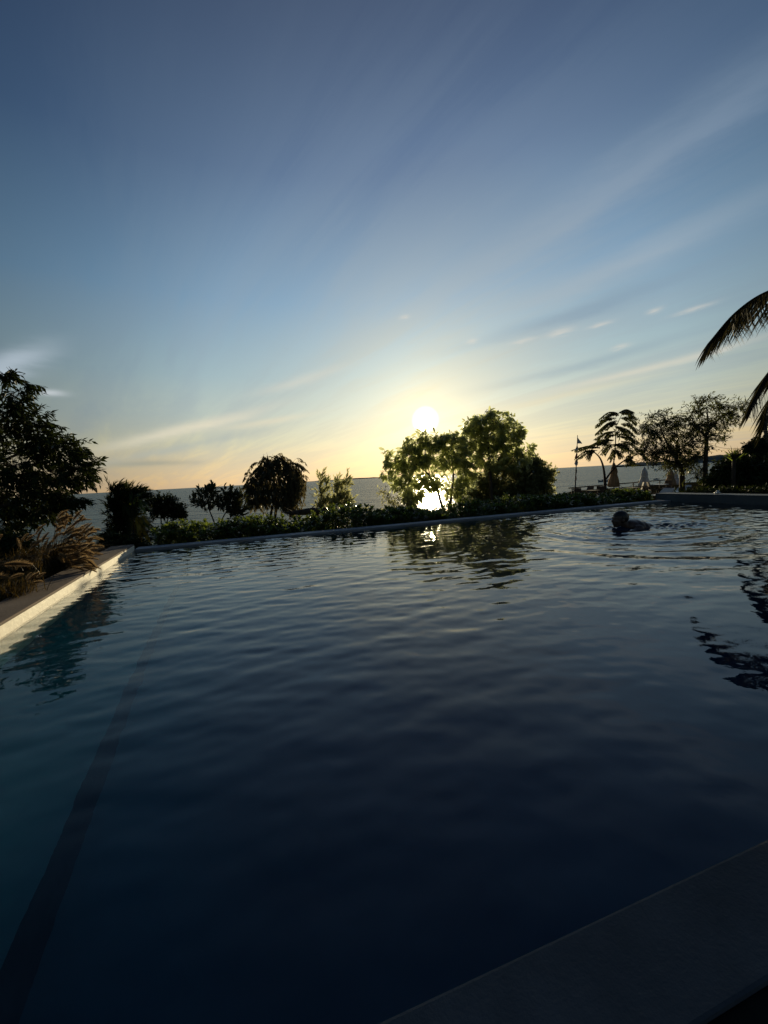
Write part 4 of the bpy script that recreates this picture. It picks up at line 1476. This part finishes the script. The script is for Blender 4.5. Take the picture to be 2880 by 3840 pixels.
rs_ = np.random.RandomState(31)
grass('fountain_grass', 'large tan plumed grass clump blowing over the coping beside the dark tree', tuple(P(235, 2155, 4.25)), 900,
      plumes_px(rs_, 26, 205, 300, 1945, 2010, 4.1, 4.5, 48, 14) + plumes_px(rs_, 32, 190, 330, 1990, 2060, 3.9, 4.4, 35, 16) +
      plumes_px(rs_, 44, 215, 335, 2035, 2110, 3.8, 4.3, 18, 16) + plumes_px(rs_, 16, 235, 318, 2090, 2135, 3.8, 4.1, 5, 14) +
      plumes_px(rs_, 12, 110, 200, 2000, 2090, 4.0, 4.4, 62, 16), 1, .62)
grass('fountain_grass', 'grass clump with long horizontal plumes at the left edge of the picture', tuple(P(-60, 2200, 3.35)), 320,
      [(P(10, 2118, 3.1), (1, .05, .12), 1.5), (P(-40, 2165, 3.1), (1, 0, .25), 1.2), (P(-70, 2130, 3.2), (.8, 0, .5), 1.2), (P(-110, 2090, 3.2), (.6, 0, .8), 1.2), (P(-30, 2060, 3.4), (.5, 0, .9), 1.1)], 2, .5)
grass('fountain_grass', 'short grass tuft with a few small drooping plumes nearest the coping', tuple(P(50, 2250, 3.1)), 300,
      [(P(38, 2168, 3.05), (.9, 0, .4), .75), (P(100, 2180, 3.05), (.25, 0, 1), .62), (P(106, 2185, 3.0), (.5, 0, .9), .72), (P(118, 2188, 3.0), (1, 0, .25), .75), (P(135, 2168, 3.1), (.8, 0, .6), .6), (P(60, 2140, 3.2), (.3, 0, 1), .6)], 3, .3)
grass('fountain_grass', 'dim grass clump without sunlit plumes under the dark tree', tuple(P(90, 2130, 4.6)), 420,
      plumes_px(rs_, 5, 60, 160, 2020, 2080, 4.5, 4.8, 60, 15, .9), 4, .42)


# ------------------------------------------------------------------ beach terrace
def ground_at(p):
    return gz(*to_local(p[0], p[1]))


DZ = -1.28
ta = P(2140, 1830, 24.5)
tb = P(2560, 1795, 29.5)
dkx = MB()
tv = unit((tb[0] - ta[0], tb[1] - ta[1], 0))
tn = np.array([tv[1], -tv[0], 0])         # towards the pool
Ltr = np.linalg.norm((tb - ta)[:2])


def TW(a, b, z):
    """terrace coordinates: a along the sea railing, b towards the pool"""
    q = np.array([ta[0], ta[1], 0]) + tv * a + tn * b
    return (q[0], q[1], z)


deck = thing('terrace_deck', TW(Ltr / 2, 3, DZ - .4), 'low wooden terrace by the sea with railing and furniture', 'terrace')
MB().box(-.4, Ltr + 4, 0.0, 7.2, DZ - .5, DZ - .045, TW).build('frame', 'rail_wood', deck)
plk = MB().box(-.4, Ltr + 4, 0, .135, DZ - .04, DZ, lambda a, b, z: (a * tv[0] + b * tn[0], a * tv[1] + b * tn[1], z)).mesh('plank', 'deck_wood')
dinv = parent_inv(deck)
for i in range(50):
    o = bpy.data.objects.new('plank', plk)
    COL.objects.link(o)
    o.parent = deck
    o.matrix_parent_inverse = dinv
    q = TW(0, .145 * i, 0)
    o.matrix_basis = Matrix.Translation((q[0], q[1], 0))

rail = thing('railing', TW(0, .1, DZ), 'thin wooden railing along the seaward side of the terrace', 'railing')
for i in range(9):
    a = i * Ltr / 8
    MB().tube([TW(a, .1, DZ), TW(a, .1, DZ + .86)], .035, 6).build('post', 'rail_wood', rail, True)
MB().tube([TW(-.3, .1, DZ + .87), TW(Ltr + .2, .1, DZ + .87)], .04, 6).build('top_rail', 'rail_wood', rail, True)
for i in range(8):
    a, b = i * Ltr / 8, (i + 1) * Ltr / 8
    MB().tube([TW(a, .1, DZ + .1), TW(b, .1, DZ + .78)], .012, 4).build('cross_wire', 'rail_wood', rail)
    MB().tube([TW(a, .12, DZ + .78), TW(b, .12, DZ + .1)], .012, 4).build('cross_wire', 'rail_wood', rail)


def umbrella(label, u, vtop, vbot, d, mat, width):
    top, bot = P(u, vtop, d), P(u, vbot, d)
    zb = DZ
    root = thing('closed_umbrella', (bot[0], bot[1], zb), label, 'umbrella', 'closed terrace umbrellas')
    MB().tube([(bot[0], bot[1], zb), (top[0], top[1], top[2] + .04)], .025, 8).build('pole', 'rail_wood', root, True)
    h = top[2] - bot[2]
    r = width / 2 * d / FPX
    prof = [(.02, h), (.06, h * .97), (r * .45, h * .80), (r * .62, h * .62), (r * .55, h * .5), (r * .8, h * .3), (r, h * .06), (r * .8, 0)]
    MB().lathe((bot[0], bot[1], bot[2]), prof, 28, lambda a, i: 1 + (.16 if i > 1 else 0) * math.sin(7 * a + i * .3) + .06 * math.sin(3 * a + i)).build('canopy', mat, root, True)
    MB().lathe((bot[0], bot[1], bot[2] + h * .5 - .03), [(r * .60, 0), (r * .66, .02), (r * .66, .05), (r * .60, .07)], 18).build('tie_band', mat, root, True)
    MB().lathe((bot[0], bot[1], zb), [(.26, 0), (.26, .06), (.05, .09), (.04, .3)], 14).build('base', 'metal_dark', root, True)
    return root


umbrella('tan closed umbrella crossed by the leaning stem of the feathery tree', 2302, 1734, 1826, 24.2, 'canvas_tan', 36)
umbrella('white closed umbrella between the two groups of tan umbrellas', 2416, 1752, 1824, 26.2, 'canvas_white', 34)
umbrella('tan closed umbrella left of the acacia trunk', 2514, 1758, 1822, 26.5, 'canvas_tan', 34)
umbrella('small pale closed umbrella partly hidden behind the tan one by the acacia trunk', 2532, 1766, 1818, 28.0, 'canvas_white', 26)


def chair(label, a, b, rot, mat='chair_wicker'):
    c = TW(a, b, DZ)
    root = thing('terrace_chair', c, label, 'chair', 'terrace chairs')
    cr, sr = math.cos(rot), math.sin(rot)
    fn = lambda x, y, z: (c[0] + x * cr - y * sr, c[1] + x * sr + y * cr, c[2] + z)
    MB().box(-.24, .24, -.24, .24, .41, .46, fn).build('seat', mat, root)
    MB().add([fn(*q) for q in [(-.24, .22, .46), (.24, .22, .46), (.24, .27, .46), (-.24, .27, .46), (-.22, .34, .95), (.22, .34, .95), (.22, .38, .95), (-.22, .38, .95)]],
             [(0, 1, 5, 4), (2, 3, 7, 6), (0, 4, 7, 3), (1, 2, 6, 5), (4, 5, 6, 7), (0, 3, 2, 1)]).build('backrest', mat, root)
    for x in (-.21, .21):
        for y in (-.21, .21):
            MB().tube([fn(x * 1.08, y * 1.1, 0), fn(x, y, .42)], [.018, .022], 6).build('leg', mat, root, True)
        MB().tube([fn(x * 1.1, -.2, .42), fn(x * 1.1, -.2, .66), fn(x * 1.1, .28, .68)], .018, 6).build('armrest', mat, root, True)
    return root


def find_ab(u, v, d):
    p = P(u, v, d)
    q = p[:2] - ta[:2]
    return float(np.dot(q, tv[:2])), float(np.dot(q, tn[:2]))


for u, d, rot, lb in [(2176, 22.6, 2.2, 'wicker chair beside the flag pole at the left end of the terrace'), (2200, 24.0, -1.2, 'wicker chair second from the flag pole on the terrace'),
                      (2254, 23.4, 2.6, 'wicker chair just left of the leaning stems of the flame tree'), (2390, 25.4, -2.0, 'wicker chair left of the white closed umbrella'),
                      (2452, 25.0, 1.2, 'wicker chair at the left end of the pale terrace table'), (2492, 25.6, -1.3, 'wicker chair at the right end of the pale terrace table'),
                      (2420, 27.0, 0.4, 'wicker chair below the white closed umbrella')]:
    a, b = find_ab(u, 1840, d)
    chair(lb, a, b, rot)


def table(label, u, d, ln, wd, mat):
    a, b = find_ab(u, 1840, d)
    c = TW(a, b, DZ)
    root = thing('terrace_table', c, label, 'table')
    fn = lambda x, y, z: TW(a + x, b + y, DZ + z)
    MB().box(-ln / 2, ln / 2, -wd / 2, wd / 2, .71, .75, fn).build('table_top', mat, root)
    for x in (-1, 1):
        for y in (-1, 1):
            MB().tube([fn(x * (ln / 2 - .1), y * (wd / 2 - .08), 0), fn(x * (ln / 2 - .1), y * (wd / 2 - .08), .71)], .03, 6).build('leg', 'rail_wood', root, True)


table('pale topped table between two wicker chairs near the acacia trunk', 2472, 25.3, .75, .75, 'table_top')
table('small dark table between the two leftmost terrace chairs', 2222, 22.8, .6, .6, 'rail_wood')
table('long dark table in front of the tan and white umbrellas', 2345, 23.0, 2.0, .7, 'rail_wood')


def lounger(label, u, v, d, ln, rot):
    p = P(u, v, d)
    z = ground_at(p) if d < 20 else DZ
    c = np.array([p[0], p[1], z])
    root = thing('sun_lounger', c, label, 'sun lounger', 'sun loungers on the terrace')
    cr, sr = math.cos(rot), math.sin(rot)
    fn = lambda x, y, zz: (c[0] + x * cr - y * sr, c[1] + x * sr + y * cr, c[2] + zz)
    MB().box(-ln / 2, ln * .15, -.3, .3, .30, .38, fn).build('seat_pad', 'table_top', root)
    MB().add([fn(*q) for q in [(ln * .15, -.3, .30), (ln * .15, .3, .30), (ln * .15, .3, .38), (ln * .15, -.3, .38), (ln * .48, -.3, .62), (ln * .48, .3, .62), (ln * .46, .3, .69), (ln * .46, -.3, .69)]],
             [(0, 1, 5, 4), (2, 3, 7, 6), (0, 4, 7, 3), (1, 2, 6, 5), (4, 5, 6, 7), (0, 3, 2, 1)]).build('backrest', 'table_top', root)
    for x in (-ln / 2 + .1, ln * .2):
        for y in (-.27, .27):
            MB().tube([fn(x, y, 0), fn(x, y, .31)], .025, 6).build('leg', 'rail_wood', root, True)


lounger('pale sun lounger nearest the raised pool wall on the terrace', 2480, 1845, 21.6, 1.9, .5)
lounger('pale sun lounger behind the acacia trunk on the terrace', 2545, 1836, 23.5, 1.9, .5)


# flag pole with pennants
def flag_pole():
    d = 22.0
    b, t = P(2155, 1872, d), P(2166, 1632, d)
    root = thing('flag_pole', (b[0], b[1], ground_at(b)), 'tall thin leaning pole strung with red and white pennants', 'flag pole')
    MB().tube([(b[0], b[1], ground_at(b)), tuple(b), tuple(t)], [.045, .04, .018], 8).build('pole', 'rail_wood', root, True)

    def pen(pts, mat):
        front = [P(u, v, d - .02 + .03 * math.sin(i * 1.7)) for i, (u, v) in enumerate(pts)]
        back = [p + np.array([0, .012, 0]) for p in front]
        n = len(pts)
        mb = MB()
        mb.add(front + back, [tuple(range(n)), tuple(range(2 * n - 1, n - 1, -1))] + [(i, i + n, (i + 1) % n + n, (i + 1) % n) for i in range(n)])
        mb.build('pennant', mat, root)

    pen([(2166, 1640), (2171, 1647), (2178, 1655), (2184, 1664), (2176, 1663), (2165, 1663)], 'canvas_white')
    pen([(2164, 1668), (2168, 1678), (2166, 1690), (2155, 1688), (2161, 1678)], 'canvas_white')
    pen([(2163, 1692), (2166, 1704), (2164, 1718), (2155, 1717), (2160, 1704)], 'canvas_red')
    pen([(2162, 1720), (2168, 1733), (2166, 1744), (2160, 1748), (2154, 1738), (2159, 1728)], 'canvas_white')
    pen([(2161, 1750), (2164, 1764), (2163, 1775), (2158, 1776), (2158, 1762)], 'canvas_tan')
    pen([(2160, 1778), (2163, 1795), (2160, 1804), (2157, 1802)], 'canvas_red')


flag_pole()


def boat(name, label, u, v, d, ln):
    p = P(u, v, d)
    root = thing(name, (p[0], p[1], SEA - .1), label, 'boat')
    mb = MB()
    st = []
    for i in range(9):
        t = i / 8 * 2 - 1
        w = .16 * ln * (1 - abs(t) ** 2.5) + .01
        zt = .11 * ln + .07 * ln * abs(t) ** 3
        st.append([(t * ln / 2, -w, zt), (t * ln / 2 * .94, -w * .7, .0), (t * ln / 2 * .9, 0, -.04 * ln), (t * ln / 2 * .94, w * .7, .0), (t * ln / 2, w, zt)])
    vs = [(p[0] + q[0], p[1] + q[1], SEA + q[2]) for r in st for q in r]
    fs = [(i * 5 + k, i * 5 + k + 1, (i + 1) * 5 + k + 1, (i + 1) * 5 + k) for i in range(8) for k in range(4)]
    fs += [(i * 5 + 4, i * 5, (i + 1) * 5, (i + 1) * 5 + 4) for i in range(8)]
    mb.add(vs, fs)
    mb.build('hull', 'boat_paint', root, True)
    MB().box(p[0] - ln * .1, p[0] + ln * .18, p[1] - .1 * ln, p[1] + .1 * ln, SEA + .1 * ln, SEA + .2 * ln).build('cabin', 'boat_paint', root)
    MB().box(p[0] + ln * .44, p[0] + ln * .5, p[1] - .03 * ln, p[1] + .03 * ln, SEA + .1 * ln, SEA + .22 * ln).build('outboard_motor', 'metal_dark', root)


def sea_d(u, v):
    k = ray(u, v)
    return float((SEA - CAM[2]) / k[2] * k[1])


boat('motor_boat', 'small dark boat moored on the sea right of the white umbrella', 2461, 1798, sea_d(2461, 1798), 1.5 * sea_d(2461, 1798) / 95)
boat('rowing_boat', 'low flat boat on the sea behind the curved stem of the flame tree', 2262, 1806, sea_d(2262, 1806), 2.6 * sea_d(2262, 1806) / 95)
bp_ = P(2458, 1762, sea_d(2458, 1764))
by = thing('mooring_buoy', (bp_[0], bp_[1], SEA), 'small bright white buoy on the sea above the moored boat', 'buoy')
MB().ellipsoid((bp_[0], bp_[1], SEA + .25), (.45, .45, .42)).build('float', 'buoy_paint', by, True)
MB().tube([(bp_[0], bp_[1], SEA + .6), (bp_[0], bp_[1], SEA + .85)], .06, 6).build('ring', 'metal_dark', by, True)


# utility pole, wire with lamp
def pole():
    d = 34.0
    b, t = P(2868, 1750, d), P(2875, 1562, d)
    root = thing('utility_pole', (b[0], b[1], -1.4), 'thin utility pole with cross arms above the domed shrub at right edge', 'utility pole')
    MB().tube([(b[0], b[1], -1.4), tuple(t)], [.10, .07], 8).build('pole', 'rail_wood', root, True)
    for v, w in ((1603, 22), (1618, 16)):
        MB().tube([P(2874 - w, v + 1, d - .1), P(2874 + w, v - 1, d - .1)], .045, 6).build('cross_arm', 'rail_wood', root, True)
        for s_ in (-1, 1):
            q = P(2874 + s_ * w * .8, v - 2, d - .1)
            MB().lathe(q, [(.04, 0), (.05, .06), (.03, .12), (.04, .16)], 8).build('insulator', 'metal_dark', root, True)


pole()
wr = thing('festoon_wire', P(2690, 1674, 19), 'sagging wire with one hanging lamp between acacia and fan palm', 'wire')
cv = curve_pts([P(2648, 1662, 20), P(2672, 1670, 19.3), P(2700, 1678, 18.5), P(2740, 1683, 17), P(2800, 1680, 15)], 4)
MB().tube(cv, .007, 4).build('wire', 'metal_dark', wr)
q = P(2672, 1670, 19.3)
MB().tube([q, q - np.array([0, 0, .08])], .008, 5).build('lamp_cord', 'metal_dark', wr)
MB().lathe(q - np.array([0, 0, .2]), [(.015, 0), (.045, .03), (.05, .07), (.025, .12)], 10).build('lamp_bulb', 'metal_dark', wr, True)


# small white thing on the raised coping
def tumbler():
    c0 = P(2682, 1856, 8.05)
    t_, s_ = to_local(c0[0], c0[1])
    c = LW_(PL + .2, s_, .175)
    root = thing('crumpled_towel', c, 'small bright white crumpled cloth on the raised dark pool wall', 'cloth')
    rs = np.random.RandomState(2)
    mb = MB()
    n, m_ = 12, 7
    mb.ellipsoid((0, 0, .022), (.05, .04, .026), n, m_)
    mb.v = [(c[0] + x * (1 + rs.normal(0, .12)), c[1] + y * (1 + rs.normal(0, .12)), c[2] + max(.002, z * (1 + rs.normal(0, .12)))) for x, y, z in mb.v]
    mb.build('cloth_fold', 'buoy_paint', root, True)
    mb = MB()
    mb.ellipsoid((.01, 0, .055), (.026, .024, .022), n, m_)
    mb.v = [(c[0] + x + rs.normal(0, .003), c[1] + y + rs.normal(0, .003), c[2] + z + rs.normal(0, .003)) for x, y, z in mb.v]
    mb.build('cloth_fold', 'buoy_paint', root, True)


tumbler()


# ------------------------------------------------------------------ swimmer
def swimmer():
    rot = Matrix.Rotation(R_(182), 4, 'Z')
    org = Vector((SWIM[0], SWIM[1], 0.0))
    root = thing('person', (SWIM[0], SWIM[1], -.3), 'person swimming to the left with head and shoulders above the water', 'person')
    mb = MB()
    tilt = Matrix.Rotation(R_(8), 3, 'Y')
    # local: +x is the way the face looks
    hc = np.array([0.0, 0.0, .125])
    mb.ellipsoid(hc + (-.012, 0, .02), (.100, .078, .092), 24, 16)              # cranium
    mb.ellipsoid(hc + (.035, 0, -.035), (.066, .060, .080), 20, 14, tilt)         # face
    mb.ellipsoid(hc + (.062, 0, -.092), (.030, .034, .026), 14, 10)               # chin
    mb.ellipsoid(hc + (.105, 0, -.022), (.020, .014, .026), 12, 8)                # nose
    mb.ellipsoid(hc + (.086, 0, .022), (.016, .050, .013), 12, 8)                 # brow
    mb.ellipsoid(hc + (.092, 0, -.066), (.014, .024, .010), 12, 8)                # lips
    for s in (-1, 1):
        mb.ellipsoid(hc + (-.002, s * .078, -.012), (.022, .011, .032), 10, 8)    # ear
        mb.ellipsoid(hc + (.066, s * .042, -.030), (.022, .016, .018), 10, 8)     # cheek
    mb.tube([(-.035, 0, .09), (-.085, 0, .035), (-.15, 0, .01)], [.062, .064, .085], 16)
    # trunk
    for x, z, ry, rz in [(-.16, .018, .17, .09), (-.22, .0, .185, .108), (-.30, -.03, .175, .112), (-.40, -.065, .155, .108), (-.50, -.12, .145, .10), (-.60, -.15, .155, .105), (-.68, -.175, .16, .10)]:
        mb.ellipsoid((x, 0, z), (.10, ry, rz), 20, 12)
    for s in (-1, 1):
        mb.ellipsoid((-.155, s * .175, -.01), (.07, .062, .065), 14, 10)
        mb.tube([(-.155, s * .18, -.015), (-.03, s * .24, -.07), (.09, s * .27, -.12)], [.056, .048, .040], 14)
        mb.tube([(.09, s * .27, -.12), (.21, s * .21, -.135), (.31, s * .14, -.14)], [.041, .036, .026], 14)
        mb.ellipsoid((.355, s * .115, -.145), (.05, .040, .016), 14, 10)          # palm
        for k, (fy, fl_) in enumerate([(-.030, .060), (-.011, .074), (.010, .070), (.029, .054)]):
            y0 = s * .105 + fy
            mb.tube([(.385, y0, -.146), (.385 + fl_ * .5, y0 * 1.0 - s * .004, -.146), (.385 + fl_, y0 - s * .008, -.155)], [.0095, .009, .0075], 8)
        mb.tube([(.335, s * .078, -.145), (.365, s * .052, -.148), (.392, s * .042, -.152)], [.011, .0105, .008], 8)
        mb.tube([(-.68, s * .09, -.18), (-.90, s * .14, -.30), (-1.08, s * .17, -.33)], [.085, .068, .052], 14)
        mb.tube([(-1.08, s * .17, -.33), (-1.28, s * .16, -.28), (-1.46, s * .14, -.24)], [.054, .050, .034], 14)
        mb.tube([(-1.46, s * .14, -.24), (-1.56, s * .15, -.25), (-1.66, s * .16, -.27)], [.036, .034, .020], 12)
    me = mb.mesh('body', 'skin', True)
    body = link('body', me, None, root)
    body.matrix_basis = Matrix.Translation(org) @ rot
    m1 = body.modifiers.new('union', 'REMESH')
    m1.mode = 'VOXEL'
    m1.voxel_size = 0.0075
    m1.use_smooth_shade = True
    m2 = body.modifiers.new('soften', 'SMOOTH')
    m2.factor = 0.6
    m2.iterations = 5
    # short wet hair over the crown, back and sides
    hb = MB()
    hb.ellipsoid(hc + (-.014, 0, .024), (.108, .086, .098), 36, 24)
    rs = np.random.RandomState(9)
    keep = []
    for (x, y, z) in hb.v:
        lx, lz = x - hc[0], z - hc[2]
        j = 1 + rs.normal(0, .008)
        keep.append((hc[0] + lx * j, y * j, hc[2] + lz * j))
    hb.v = keep
    hb.f = [f for f in hb.f if not (sum(hb.v[i][0] for i in f) / len(f) > hc[0] + .02 and sum(hb.v[i][2] for i in f) / len(f) < hc[2] + .055)
            and sum(hb.v[i][2] for i in f) / len(f) > hc[2] - .05]
    ho = hb.build('hair', 'hair', root, True)
    ho.matrix_basis = Matrix.Translation(org) @ rot
    sm = ho.modifiers.new('thickness', 'SOLIDIFY')
    sm.thickness = .010
    sm.offset = -1


swimmer()
